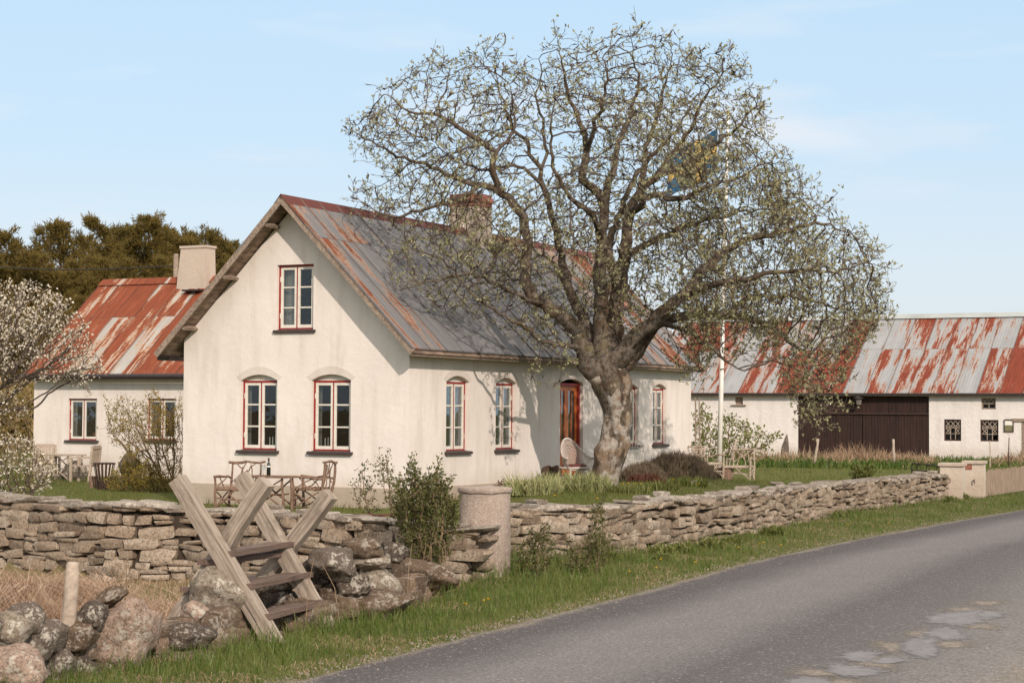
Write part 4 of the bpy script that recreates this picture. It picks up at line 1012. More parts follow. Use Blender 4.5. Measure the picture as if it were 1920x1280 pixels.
for i, (px, py, hw, hh, dd, tilt, mt, lb) in enumerate(BOULD):
    D = bwD(px + 0) + dd; c = at(px, py, D); k = D/F
    V = boulder_mesh(hw*k*1.06, max(hw, hh)*k*.95, hh*k*1.08, 100 + i, .6)
    R3 = np.array(Matrix.Rotation(tilt, 3, 'Y') @ Matrix.Rotation(random.uniform(-.5, .5), 3, 'Z') if hw/hh < 1.5 else Matrix.Rotation(tilt, 3, 'Y') @ Matrix.Rotation(-.35, 3, 'Z'))
    o = npmesh('boulder', V @ R3.T, ICO[1], M[mt], smooth=True); o.location = c; tag(o, lb, 'boulder', 'field stone boulders of the roadside wall')
# small filler stones in the gaps of the pile
lst = []
for k in range(150):
    px = random.uniform(-30, 780); D = bwD(px) + random.uniform(.15, .5); r = ray(px, 1100)
    z = random.uniform(-.1, .18); a = Vector((.43, .9, 0)).normalized(); o = Vector((a.y, -a.x, 0))
    lst.append((Vector((r.x*D, D, z)), a, o, random.uniform(.15, .4), random.uniform(.1, .22), random.uniform(.15, .3)))
o = stones('rubble', lst, M['b_brown']); tag(o, 'loose rubble packed between the roadside boulders', 'rubble', kind='stuff')

# round roadside pillar
pp = atz(908, 1086, 0.0); pr = 48.5*pp.y/F; ph = (1086-915)*pp.y/F
pil = thing('stone_pillar', 'round rough concrete pillar with a flat cap at the corner of the two stone walls', 'pillar', pp)
b_ = MB(); b_.lathe([(pr*1.02, -.2), (pr*1.01, .1), (pr, ph*.4), (pr*.985, ph-.055)], 48, cap=False); o = b_.build('shaft', M['concrete'], pil, smooth=True)
for q_ in o.data.vertices: q_.co.xy *= 1 + .012*mnoise.noise(Vector(q_.co)*4)
b_ = MB(); b_.lathe([(0, ph-.056), (pr*1.02, ph-.056), (pr*1.05, ph-.048), (pr*1.055, ph-.012), (pr*1.035, ph+.002), (pr*.5, ph+.012), (0, ph+.014)], 48, cap=False); o = b_.build('cap', M['concrete'], pil, smooth=True, sharp=50)
for q_ in o.data.vertices: q_.co.xy *= 1 + .022*mnoise.noise(Vector(q_.co)*6); q_.co.z += .012*mnoise.noise(Vector(q_.co)*7 + Vector((9, 0, 0)))
# gate posts at the far end
for px0, px1, pyb, pyt, D, lb in ((1762, 1808, 938, 868, 40.6, 'left white rendered gate post joined to the end of the stone wall'), (1806, 1847, 936, 864, 42.0, 'right white rendered gate post beside the stick fence')):
    c = at((px0+px1)/2, pyb, D); w = (px1-px0)*D/F*.88; h = (pyb-pyt)*D/F
    t = thing('gate_post', lb, 'gate post', (c.x, c.y, 0), -.35, 'gate posts'); 
    b_ = MB(); b_.box((0, .12, (c.z+h-.06)/2-.1), (w, w*1.25, c.z+h-.06+.2)); b_.build('shaft', M['post_render'], t)
    b_ = MB(); b_.box((0, .12, c.z+h-.03), (w*1.16, w*1.45, .06)); b_.build('cap', M['plinth'], t)
    if px0 > 1800:
        b_ = MB(); b_.box((-w/2-.0+.05, .12-w*.63, c.z+h-.13), (.28, .02, .12)); b_.build('exposed_brick', M['brick'], t)
        b_ = MB(); b_.tube([(.02, .12-w*.62, c.z+h-.42), (.02, .05-w*.62, c.z+h-.42), (.03, .05-w*.62, c.z+h-.50)], .014, 6); b_.build('hinge', M['iron'], t)
# stick fence
fa, fb = at(1848, 931, 42.3), at(1995, 924, 50); fa.z = fb.z = 0.0; fl = (fb-fa).length; fd = (fb-fa).normalized()
fe = thing('stick_fence', 'low fence of upright grey sticks right of the gate posts', 'fence', fa)
b_ = MB(); s = 0
while s < fl:
    p0 = fa + fd*s; h = .60 + random.uniform(-.03, .035); l = random.uniform(-.02, .02)
    b_.tube([p0 + Vector((0, 0, .02)), p0 + fd*(l+.05) + Vector((0, 0, h))], [random.uniform(.014, .022), random.uniform(.010, .016)], 5); s += random.uniform(.038, .055)
b_.build('sticks', M['fencewood'], fe, world=True)
for z in (.14, .45):
    b_ = MB(); n = Vector((fd.y, -fd.x, 0)); b_.stick(fa - n*.03 + Vector((0, 0, z)), fb - n*.03 + Vector((0, 0, z)), .02, .018, 6, 8, .01); b_.build('rail', M['palewood'], fe, world=True)
# open iron gate
ga, gb = at(1710, 895, 44), at(1770, 895, 41.6); ga.z = gb.z = 0; gd = (gb-ga); gl_ = gd.length; gd.normalize()
zt = at(1710, 868, 44).z; zm = at(1710, 880, 44).z
g_ = thing('iron_gate', 'rusty iron gate with looped top, standing open behind the stone wall', 'gate', ga); U_ = Vector((0, 0, 1))
b_ = MB(); b_.tube([ga + U_*.1, ga + U_*(zt-.06), ga + gd*.06 + U_*zt, gb + U_*zt, gb + U_*.1], .019, 6); b_.build('frame', M['iron'], g_, world=True)
b_ = MB(); b_.tube([ga + U_*zm, gb + U_*zm], .014, 6); b_.tube([ga + U_*.2, gb + U_*.2], .014, 6)
for k in range(1, 5): b_.tube([ga + gd*gl_*k/5 + U_*.15, ga + gd*gl_*k/5 + U_*zm], .011, 5)
b_.build('bars', M['iron'], g_, world=True)
for k in range(3):
    cx = gl_*(k+.7)/3.3; r = (zt-zm)*.92; b_ = MB(); b_.tube([ga + gd*(cx + r*math.cos(a)) + U_*(zm + r*math.sin(a)) for a in np.linspace(0, math.pi, 12)], .011, 5); b_.build('scroll', M['iron'], g_, world=True)

# ------------------------------------------------------------ stile over the boulder wall
def grainbeam(mb, p0, p1, w, h, up, cuts=10, wob=.006, taper=1.0):
    n0 = len(mb.f); mb.beam(p0, p1, w, h, up, cuts, wob, taper); L_ = (Vector(p1)-Vector(p0)).length; n = cuts+2; o = random.uniform(0, 9)
    mb.uv[n0] = [(o, o), (o+w, o), (o+w, o+h), (o, o+h)]; mb.uv[n0+1] = mb.uv[n0]
    f = n0+2
    for i in range(n-1):
        for k in range(4):
            v0, v1 = L_*i/(n-1), L_*(i+1)/(n-1); u0 = o + k*.2; mb.uv[f] = [(u0, v0), (u0, v1), (u0+.14, v1), (u0+.14, v0)]; f += 1
wd = Vector((BW[2][0]-BW[1][0], BW[2][1]-BW[1][1], 0)).normalized(); wn = Vector((-wd.y, wd.x, 0))
def inplane(px, py, p0): r = ray(px, py); t = (p0 - Vector((0, 0, EYE))).dot(wd)/r.dot(wd); return Vector((0, 0, EYE)) + r*t
FA = atz(513, 1203, 0.0); FB = atz(612, 1174, 0.0)
stile = thing('wooden_stile', 'weathered wooden step stile of crossed posts over the boulder wall', 'stile', FA)
A0, A1 = FA, inplane(334, 902, FA); B0, B1 = FB, inplane(453, 896, FB)
FA2 = FA + wd*.13; FB2 = FB + wd*.13
RA1 = inplane(497, 906, FA2); RA0 = inplane(322, 1178, FA2); RB1 = inplane(616, 930, FB2); RB0 = inplane(448, 1146, FB2)
for (q0, q1) in ((A0, A1), (B0, B1), (RA0, RA1), (RB0, RB1)):
    dd = (q1-q0).normalized(); b_ = MB(); grainbeam(b_, q0 - dd*.12, q1 + dd*.02, .108, .138, wn, 10, .0045, .94); b_.build('post', M['stile'], stile, world=True)
za = lambda z, q0, q1: q0.lerp(q1, (z - q0.z)/(q1.z - q0.z))
for z in (.20, .44, .70):
    a, b2 = za(z, A0, A1), za(z, B0, B1); d_ = (b2-a).normalized(); b_ = MB(); grainbeam(b_, a - d_*.02 - wn*.015, b2 + d_*.11 - wn*.015, .19, .045, (0, 0, 1), 6, .003); b_.build('step', M['step'], stile, world=True)
for z in (.38, .62):
    a, b2 = za(z, RA0, RA1), za(z, RB0, RB1); d_ = (b2-a).normalized(); b_ = MB(); grainbeam(b_, a - d_*.1 + wn*.015, b2 + d_*.08 + wn*.015, .19, .045, (0, 0, 1), 6, .003); b_.build('step', M['step'], stile, world=True)
# wooden stake in the boulder wall
D = bwD(130)+.12; a, b2 = at(125, 1200, D), at(137, 1053, D)
o = thing('wooden_stake', 'pale grey wooden stake standing among the boulders at the left', 'stake', (a.x, a.y, a.z)); b_ = MB(); b_.tube([a, a.lerp(b2, .5)+Vector((.004, 0, 0)), a.lerp(b2, .97), b2], [.056, .052, .047, .036], 9); b_.build('stake_pole', M['palewood'], o, world=True, smooth=True, sharp=40)
# clay tiles on the wall
f_, L_ = along(LEFTWALL)
lst = []
c = at(672, 972, 21.9); ti = thing('roof_tiles', 'dark red broken roof tiles stacked on the garden wall behind the stile', 'tiles', c)
b_ = MB()
for k in range(9):
    M3 = Matrix.Rotation(-.72 + random.uniform(-.15, .15), 3, 'Z') @ Matrix.Rotation(random.uniform(-.08, .08), 3, 'Y')
    b_.box(Vector((-.24 + .07*k + random.uniform(-.03, .03), .02*k*0 - .25*(-.24+.07*k), -.02 + .022*(k % 4))), (.28, .20, .018), M3)
b_.build('tile_stack', M['redtile'], ti)

# ------------------------------------------------------------ furniture
def rustic_chair(loc, rz, label, group, w=.62, d=.52, hb=.92, m='twig', kind='rustic_chair', seed=1):
    random.seed(seed); t = thing(kind, label, 'garden chair', loc, rz, group); m = M[m]; hs, ha = .42, .63; x, y = w/2, d/2
    for sx in (-1, 1):
        b_ = MB(); b_.stick((sx*x, -y, 0), (sx*(x+.02), -y-.02, ha+.02), .030, .024, 6, 5, .014); b_.build('leg', m, t)
        b_ = MB(); b_.stick((sx*x, y, 0), (sx*(x-.02), y+.10, hb), .030, .020, 6, 6, .018); b_.build('leg', m, t)
        b_ = MB(); b_.stick((sx*(x+.01), -y-.07, ha+.02), (sx*x, y+.05, ha-.02), .024, .02, 6, 5, .03); b_.build('armrest', m, t)
        b_ = MB(); b_.stick((sx*x, -y, .08), (sx*x, y, hs-.04), .016, .014, 5, 5, .02); b_.stick((sx*x, y, .08), (sx*x, -y, hs-.04), .016, .014, 5, 5, .02); b_.stick((sx*x, -y, hs), (sx*(x-.01), y*.6, ha), .013, .011, 5, 4, .02); b_.stick((sx*x, y*.2, hs), (sx*x, -y*.5, ha), .012, .011, 5, 4, .02); b_.build('side_brace', m, t)
    b_ = MB(); n = 8
    for k in range(n): yy = -y + d*(k+.5)/n; b_.stick((-x-.02, yy, hs+.01*(k % 2)), (x+.02, yy, hs+.008*(k % 3)), .026, .024, 6, 4, .008)
    b_.build('seat', m, t)
    b_ = MB(); b_.stick((-x-.06, y+.10, hb-.02), (x+.07, y+.10, hb+.0), .026, .02, 6, 7, .022); b_.build('top_rail', m, t)
    b_ = MB(); zz = hs+.02
    for p, q in (((-x*.6, zz), (-x*.25, hb-.1)), ((-x*.25, hb-.22), (.0, hb-.02)), ((.05, zz), (x*.1, hb-.16)), ((x*.1, hb-.2), (x*.7, hb-.02)), ((x*.1, zz+.18), (-x*.7, hb-.02)), ((x*.65, zz), (x*.3, hb-.05)), ((-x*.9, zz+.1), (x*.1, zz+.32))):
        b_.stick((p[0], y+.03, p[1]), (q[0], y+.09, q[1]), .014, .010, 5, 5, .02)
    b_.build('backrest_twigs', m, t)
    b_ = MB(); b_.stick((-x, -y, .08), (x*.2, -y-.01, hs-.03), .02, .016, 5, 5, .03); b_.stick((x, -y, .08), (-x*.2, -y-.01, hs-.03), .02, .016, 5, 5, .03); b_.stick((-x, -y, .26), (x, -y, .22), .018, .018, 5, 4, .015); b_.build('front_brace', m, t)
    return t
fl = lambda px, D: Vector((ray(px, 900).x*D, D, gz(ray(px, 900).x*D, D)))
rustic_chair(fl(446, 34.6), YAW+.15, 'twisted branch armchair left of the table with the wine bottle', 'rustic branch chairs', seed=3)
rustic_chair(fl(584, 34.2), YAW-1.35, 'twisted branch armchair right of the table, turned sideways', 'rustic branch chairs', w=.58, seed=5)
def rustic_table(loc, rz, label, w, d, h, m):
    t = thing('rustic_table', label, 'garden table', loc, rz); m = M[m]; x, y = w/2, d/2
    b_ = MB()
    for k in range(6): yy = -y + d*(k+.5)/6; b_.box((random.uniform(-.015, .015), yy, h-.018+random.uniform(-.003, .003)), (w, d/6-.01, .036))
    b_.build('tabletop', m, t)
    for sx in (-1, 1):
        for sy in (-1, 1): b_ = MB(); b_.stick((sx*(x-.05), sy*(y-.05), 0), (sx*(x-.10), sy*(y-.08), h-.04), .03, .026, 6, 5, .012); b_.build('leg', m, t)
    b_ = MB()
    for sy in (-1, 1): b_.stick((-x+.06, sy*(y-.05), .06), (x-.1, sy*(y-.07), h-.06), .018, .015, 5, 6, .03); b_.stick((x-.06, sy*(y-.05), .06), (-x+.1, sy*(y-.07), h-.06), .018, .015, 5, 6, .03)
    b_.stick((-x+.06, 0, .3), (x-.06, 0, .33), .02, .018, 5, 5, .02); b_.build('brace', m, t); return t
tp = fl(508, 34.75); rustic_table(tp, YAW+.1, 'small branch table against the gable with a wine bottle on top', .88, .55, .66, 'twig')
tz = tp.z + .662
bt = thing('wine_bottle', 'dark wine bottle with a white label on the branch table', 'bottle', (at(504, 880, 34.7).x, 34.68, tz))
b_ = MB(); b_.lathe([(.034, 0), (.038, .01), (.038, .19), (.030, .222), (.0145, .25), (.0135, .315), (.016, .316), (.016, .328)], 16); b_.build('glass_body', M['bottle'], bt, smooth=True, sharp=50)
b_ = MB(); b_.lathe([(.0385, .16), (.0385, .186)], 16, cap=False); b_.build('label_band', M['paper'], bt, smooth=True)
b_ = MB(); b_.lathe([(.016, .262), (.0155, .33), (.005, .331)], 12); b_.build('capsule', M['gutter'], bt)
wg = thing('wine_glass', 'clear wine glass standing left of the bottle', 'glass', (at(494, 880, 34.7).x, 34.66, tz)); b_ = MB(); b_.lathe([(.035, 0), (.033, .004), (.005, .008), (.004, .08), (.02, .10), (.04, .13), (.042, .16), (.034, .20)], 14, cap=False); b_.build('glass_bowl', M['glass'], wg, smooth=True)
# right hand group beside the flag pole
rustic_chair(fl(1276, 47.6), YAW-.2, 'pale branch bench half behind the lavender at the house corner', 'rustic branch chairs', w=.85, hb=.86, m='palewood', kind='rustic_bench', seed=8)
rustic_chair(fl(1326, 48.6), YAW+1.25, 'grey branch chair seen from the side, left of the tree stump table', 'rustic branch chairs', m='palewood', hb=.80, seed=11)
rustic_chair(fl(1389, 50.2), YAW+.12, 'pale branch chair facing the road, right of the tree stump table', 'rustic branch chairs', m='palewood', hb=.90, w=.60, seed=14)
q = fl(1358, 48.9); sp_ = thing('stump_table', 'tree stump with a plank top used as a table by the flag pole', 'table', q)
b_ = MB(); n = 20; prof = [(.22, -.1), (.205, .2), (.20, .38)]; vs = []
for r, z in prof:
    for k in range(n): a = 2*math.pi*k/n; rr = r*(1+.06*math.sin(5*a)+.04*math.sin(9*a+1)); vs.append((rr*math.cos(a), rr*math.sin(a), z))
b_.add(vs, [(i*n+k, i*n+(k+1) % n, (i+1)*n+(k+1) % n, (i+1)*n+k) for i in range(2) for k in range(n)] + [tuple(2*n+k for k in range(n))]); b_.build('stump', M['twig'], sp_)
b_ = MB()
for k in range(3): b_.box((0, -.16+.16*k, .405), (.62+.05*(k % 2), .15, .045))
b_.build('tabletop', M['palewood'], sp_)
# wicker armchair by the door
def wicker(loc, rz, label, m):
    t = thing('wicker_chair', label, 'wicker chair', loc, rz, 'wicker chairs'); m = M[m]
    pts = []; n = 25
    def rim(k):                                                      # k 0..1 around the back, arm to arm
        a = math.pi*(1.08*k - .04); x = -.33*math.cos(a); y = -.22 + .46*math.sin(a); h = .60 + .40*max(0, math.sin(a))**2.2; return Vector((x, y, h))
    rimp = [rim(k/(n-1)) for k in range(n)]; basep = [Vector((p.x*.86, -.2 + (p.y+.2)*.88, .40)) for p in rimp]
    b_ = MB(); b_.tube(rimp, .024, 8); b_.build('rim', m, t, smooth=True)
    b_ = MB(); N_ = 40
    for k in range(N_):
        for s_ in (-1, 1):
            k0 = k/(N_-1); k1 = k0 + s_*.16
            if not 0 <= k1 <= 1: continue
            a = rim(k0); c0 = Vector((a.x*.86, -.2+(a.y+.2)*.88, .40)); b2 = rim(k1); b_.tube([c0, c0.lerp(b2, .5) + Vector((0, 0, .0)), b2], .0052, 4, cap=False)
    for j in range(1, 7):
        f = j/7; b_.tube([basep[i].lerp(rimp[i], f) for i in range(n)], .0045, 4)
    b_.build('woven_back', m, t)
    b_ = MB(); b_.lathe([(.0, .375), (.31, .375), (.325, .40), (.31, .425), (.0, .42)], 24, (0, -.02, 0)); b_.build('seat', m, t, smooth=True)
    b_ = MB(); b_.lathe([(.0, .425), (.25, .425), (.26, .45), (.2, .475), (.0, .48)], 20, (0, -.03, 0)); b_.build('cushion', M['brick'] if False else M['redtile'], t, smooth=True)
    for x, y in ((-.25, -.26), (.25, -.26), (-.22, .2), (.22, .2)): b_ = MB(); b_.tube([(x*.95, y*.9, .39), (x, y, 0)], .021, 7); b_.build('leg', m, t, smooth=True)
    b_ = MB(); n2 = 16
    for y0 in (-.27,): b_.tube([(-.25+.5*k/(n2-1), y0, .12+.24*math.sin(math.pi*k/(n2-1))) for k in range(n2)], .013, 6); b_.tube([(-.25, y0, .12), (.25, y0, .12)], .013, 6); b_.tube([(-.25, y0, .36), (.25, y0, .36)], .012, 6)
    b_.build('front_apron', m, t); return t
wicker(fl(1075, 38.6), YAW+1.05, 'white weathered wicker armchair beside the trunk, in front of the red door', 'wicker')
# white metal chair behind the trunk
q = fl(1183, 40.6); t = thing('metal_chair', 'white lattice metal chair half hidden behind the tree trunk', 'garden chair', q, YAW+.3)
b_ = MB(); w = .24
for x in (-w, w):
    for y in (-.2, .22): b_.tube([(x, y, 0), (x*.96, y*.95, .44)], .011, 6)
b_.build('legs', M['white'], t)
b_ = MB(); b_.tube([(-w, .22, .43), (-w, .26, .78), (-w*.7, .27, .86), (w*.7, .27, .86), (w, .26, .78), (w, .22, .43)], .012, 6)
for k in range(1, 8): x = -w + 2*w*k/8; b_.tube([(x, .225, .44), (x, .268, .85)], .005, 4)
for k in range(1, 5): b_.tube([(-w, .23+.008*k, .43+.075*k), (w, .23+.008*k, .43+.075*k)], .005, 4)
b_.build('backrest', M['white'], t)
b_ = MB()
for k in range(9): b_.box((0, -.2+.05*k, .445), (.48, .03, .012))
b_.build('seat', M['white'], t)
# heart of woven twigs
q = fl(1033, 39.2); t = thing('twig_heart', 'dark heart woven from twigs leaning on the house wall beside the door', 'decoration', q + Vector((0, 0, .02)), YAW+1.0)
hp_ = []
for k in range(48): a = 2*math.pi*k/48; hp_.append((.0135*16*math.sin(a)**3, .0150*(13*math.cos(a)-5*math.cos(2*a)-2*math.cos(3*a)-math.cos(4*a)) + .25))
b_ = MB(); b_.prism(hp_, -.05, .05)
for r in range(7):
    s_ = 1.0-.13*r; b_.tube([(x*s_, -.055-.002*r, .25+(z-.25)*s_) for x, z in hp_], .022, 5, close=True)
b_.build('woven_twigs', M['darkwicker'], t)
# fire basket and left hand seating
q = fl(195, 43.0); t = thing('fire_basket', 'rusty iron fire basket with upright slats on the left lawn', 'fire basket', q)
b_ = MB()
for z, r in ((.60, .245), (.18, .165)): b_.tube([(r*math.cos(a), r*math.sin(a), z) for a in np.linspace(0, 2*math.pi, 25)[:-1]], .017, 6, close=True)
b_.build('rings', M['iron'], t)
b_ = MB()
for k in range(16): a = 2*math.pi*k/16; c_, s_ = math.cos(a), math.sin(a); b_.beam((.15*c_, .15*s_, .0), (.165*c_, .165*s_, .18), .036, .008, up=(c_, s_, 0)); b_.beam((.165*c_, .165*s_, .18), (.245*c_, .245*s_, .60), .04, .008, up=(c_, s_, 0))
b_.build('slats', M['iron'], t)
b_ = MB(); b_.lathe([(.155, .16), (.145, .0)], 16); b_.build('ash_pan', M['iron'], t)
def plank_chair(loc, rz, label):
    t = thing('wooden_armchair', label, 'garden chair', loc, rz, 'wooden garden armchairs'); m = M['palewood']
    for x in (-.27, .27):
        b_ = MB(); b_.box((x, -.24, .31), (.06, .06, .62)); b_.build('leg', m, t)
        b_ = MB(); b_.beam((x, .24, 0), (x, .33, .92), .06, .06, up=(0, 1, 0)); b_.build('leg', m, t)
        b_ = MB(); b_.box((x, 0, .635), (.075, .60, .03)); b_.build('armrest', m, t)
    b_ = MB()
    for k in range(5): b_.box((0, -.22+.105*k, .42), (.54, .09, .03))
    b_.build('seat', m, t)
    b_ = MB()
    for k in range(6): x = -.2+.08*k; b_.beam((x, .27, .44), (x, .325, .88), .06, .02, up=(0, 1, 0))
    b_.beam((-.24, .33, .9), (.24, .33, .9), .04, .09); b_.build('backrest', m, t); return t
plank_chair(fl(157, 47.6), YAW-1.25, 'grey wooden armchair right of the left garden table, facing it')
plank_chair(fl(88, 49.0), YAW+.9, 'grey wooden armchair left of the garden table behind the blossom bush')
rustic_table(fl(116, 48.2), YAW, 'grey plank garden table on the lawn in front of the wing', 1.05, .7, .70, 'palewood')
random.seed(41)
V = boulder_mesh(.30, .26, .52, 71, .7); o = npmesh('standing_stone', V*np.array([1, 1, 1])*(1 - .22*np.clip(V[:, 2:3], 0, 1)), ICO[1], M['b_grey'], smooth=True); o.location = fl(243, 46) + Vector((0, 0, .42)); tag(o, 'tall pointed mossy standing stone in the shrubs before the wing', 'stone')
V = boulder_mesh(.42, .3, .30, 72, .7); o = npmesh('garden_boulder', V, ICO[1], M['b_grey'], smooth=True); o.location = fl(140, 50) + Vector((0, 0, .2)); tag(o, 'rounded grey boulder behind the garden table', 'boulder')
q = fl(175, 43.4); o = thing('chopping_block', 'small wooden log block beside the fire basket', 'log', q); b_ = MB(); b_.lathe([(.10, 0), (.095, .28), (.09, .29)], 12); b_.build('log', M['twig'], o)

# ------------------------------------------------------------ flag pole and flag
q = fl(1348, 51.0); t = thing('flag_pole', 'white flag pole rising through the big tree', 'flag pole', q)
zt = at(1370, 215, 51).z; dx = (at(1353, 640, 51).x - at(1347, 880, 51).x)/(at(1353, 640, 51).z - at(1347, 880, 51).z)
b_ = MB(); b_.tube([(0, 0, 0), (dx*zt*.3, 0, zt*.3), (dx*zt, 0, zt)], [.072, .062, .034], 12); b_.build('pole', M['whitepole'], t, smooth=True)
b_ = MB(); b_.lathe([(0, -.06), (.05, -.03), (.06, 0), (.05, .04), (0, .06)], 12, (dx*zt, 0, zt+.05), cap=False); b_.build('finial', M['flag_y'], t, smooth=True)
# the flag: blue with a yellow cross, hanging in folds to the left of the pole
ft = at(1345, 240, 51.0); fg = thing('flag', 'blue flag with a yellow cross hanging in the branches of the big tree', 'flag', ft)
nu, nv = 32, 20; Lf, Hf = 2.1, 1.3
def flagpt(u, v):
    x = -u*Lf*.70; z = -v*Hf*.9 - .95*u**1.3 - .10*math.sin(u*5); y = .20*math.sin(u*11 + v*1.5)*(.3+u) ; return (x + .1*v*u + .05*math.sin(v*4)*u, y, z)
fb_ = MB(); fb_.add([flagpt(i/nu, j/nv) for i in range(nu+1) for j in range(nv+1)], [(i*(nv+1)+j, (i+1)*(nv+1)+j, (i+1)*(nv+1)+j+1, i*(nv+1)+j+1) for i in range(nu) for j in range(nv)])
fo = fb_.build('cloth', M['flag_b'], fg, smooth=True); fo.data.materials.append(M['flag_y'])
fo.data.polygons.foreach_set('material_index', [1 if (.3125 < (i+.5)/nu < .4375 or .4 < (j+.5)/nv < .6) else 0 for i in range(nu) for j in range(nv)])

# ------------------------------------------------------------ small uprights
def pole(name, px0, py0, px1, py1, D, r, lb, m='palewood', cat='stake', group=None, n=5):
    a, b2 = at(px0, py0, D), at(px1, py1, D); t = thing(name, lb, cat, a, group=group); b_ = MB(); b_.stick(a, b2, r, r*.8, 7, n, .012); b_.build('pole', M[m], t, world=True, smooth=True); return t
pole('wooden_stake', 1527, 868, 1534, 822, 62, .05, 'pale leaning stake before the left barn door', group='stakes before the barn')
pole('wooden_stake', 1676, 866, 1675, 823, 62, .05, 'pale upright stake before the right barn door', group='stakes before the barn')
pole('wooden_stake', 1372, 862, 1381, 823, 60, .045, 'pale leaning stake behind the branch chair and the flag pole', group='stakes before the barn')
pole('thin_post', 1857, 885, 1856, 826, 60, .022, 'thin post below the right barn window', 'palewood', 'post', 'thin posts before the barn')
pole('thin_post', 1891, 880, 1892, 820, 60, .018, 'thin dark post below the notice board', 'iron', 'post', 'thin posts before the barn')
q0 = at(1306, 858, 66); t = thing('trellis', 'tall wooden trellis in the bush at the house corner', 'trellis', q0); b_ = MB()
for px in (1305, 1312): b_.stick(at(px, 862, 66), at(px-1, 745, 66), .03, .022, 6, 4, .01)
b_.build('uprights', M['rawwood'], t, world=True); b_ = MB()
for py in (790, 805, 822, 838): b_.stick(at(1303, py, 66), at(1314, py, 66), .02, .02, 5, 3, .005)
b_.build('rungs', M['rawwood'], t, world=True)
o = npmesh('leaning_slab', np.array(boulder_mesh(.16, .08, .75, 81, .8)), ICO[1], M['b_grey'], smooth=True); o.location = at(1471, 850, 72); o.rotation_euler = (0, .22, 0); tag(o, 'grey stone slab leaning on the barn wall left of the dark doors', 'stone')
# power line
a = at(329, 560, 66); t = thing('utility_pole', 'grey wooden utility pole just behind the wing chimney', 'pole', (a.x, a.y, 0)); zt = at(329, 476, 66).z
b_ = MB(); b_.tube([(0, 0, 0), (0, 0, zt)], [.11, .085], 9); b_.build('pole', M['rawwood'], t, smooth=True)
b_ = MB()
for z in (zt-.42, zt-.62): b_.lathe([(.03, -.05), (.045, 0), (.03, .05)], 8, (.13, -.02, z)); b_.tube([(.0, 0, z-.05), (.13, -.02, z-.05)], .012, 5)
b_.build('insulator', M['gutter'], t)
p1 = Vector((a.x+.1, a.y, zt-.42)); p0 = at(-240, 462, 82); b_ = MB(); b_.tube([p0.lerp(p1, k/16) - Vector((0, 0, .5*math.sin(math.pi*k/16))) for k in range(17)], .022, 5); o = b_.build('power_line', M['wire'], None); tag(o, 'thin black power line crossing in front of the pines', 'cable')
# ------------------------------------------------------------ vegetation helpers
def blades(P, H, Wd, lean, rnd, two=True):
    """grass blades as bent slivers; returns vertices and triangles"""
    n = len(P); a = rnd.uniform(0, 2*np.pi, n); b = rnd.uniform(0, 2*np.pi, n)
    side = np.stack([np.cos(a), np.sin(a), np.zeros(n)], 1)*(Wd/2)[:, None]; ln = np.stack([np.cos(b), np.sin(b), np.zeros(n)], 1)*(lean*H)[:, None]
    up = np.zeros((n, 3)); up[:, 2] = H
    if not two:
        tip = P + up*np.sqrt(np.clip(1-lean**2*.5, .2, 1))[:, None] + ln
        V = np.stack([P-side, P+side, tip], 1).reshape(-1, 3); return V, np.arange(3*n).reshape(-1, 3)
    mid = P + up*.55 + ln*.30; tip = P + up*np.clip(1-lean**2*.45, .15, 1)[:, None] + ln
    V = np.stack([P-side, P+side, mid+side*.75, mid-side*.75, tip], 1).reshape(-1, 3); k = np.arange(n)[:, None]*5
    F_ = np.concatenate([k+np.array([[0, 1, 2]]), k+np.array([[0, 2, 3]]), k+np.array([[3, 2, 4]])], 1).reshape(-1, 3)
    return V, F_
def leaf_cloud(P, Dn, rnd, per=4, size=.05, width=.5, spread=.05, droop=0.0):
    """clusters of small leaves round the points P, splayed about the directions Dn"""
    n = len(P); m = n*per
    C_ = np.repeat(P, per, 0) + rnd.normal(0, spread, (m, 3)); d = np.repeat(Dn, per, 0) + rnd.normal(0, .75, (m, 3)); d[:, 2] += .25 - droop
    d /= np.linalg.norm(d, axis=1)[:, None]; r = rnd.normal(size=(m, 3)); s_ = np.cross(d, r); s_ /= np.linalg.norm(s_, axis=1)[:, None]
    L_ = size*rnd.uniform(.6, 1.3, m)[:, None]; w = L_*width/2; nn = np.cross(s_, d)
    V = np.stack([C_, C_ + d*L_*.5 + s_*w - nn*L_*.06, C_ + d*L_, C_ + d*L_*.5 - s_*w - nn*L_*.06], 1).reshape(-1, 3); return V, np.arange(4*m).reshape(-1, 4)
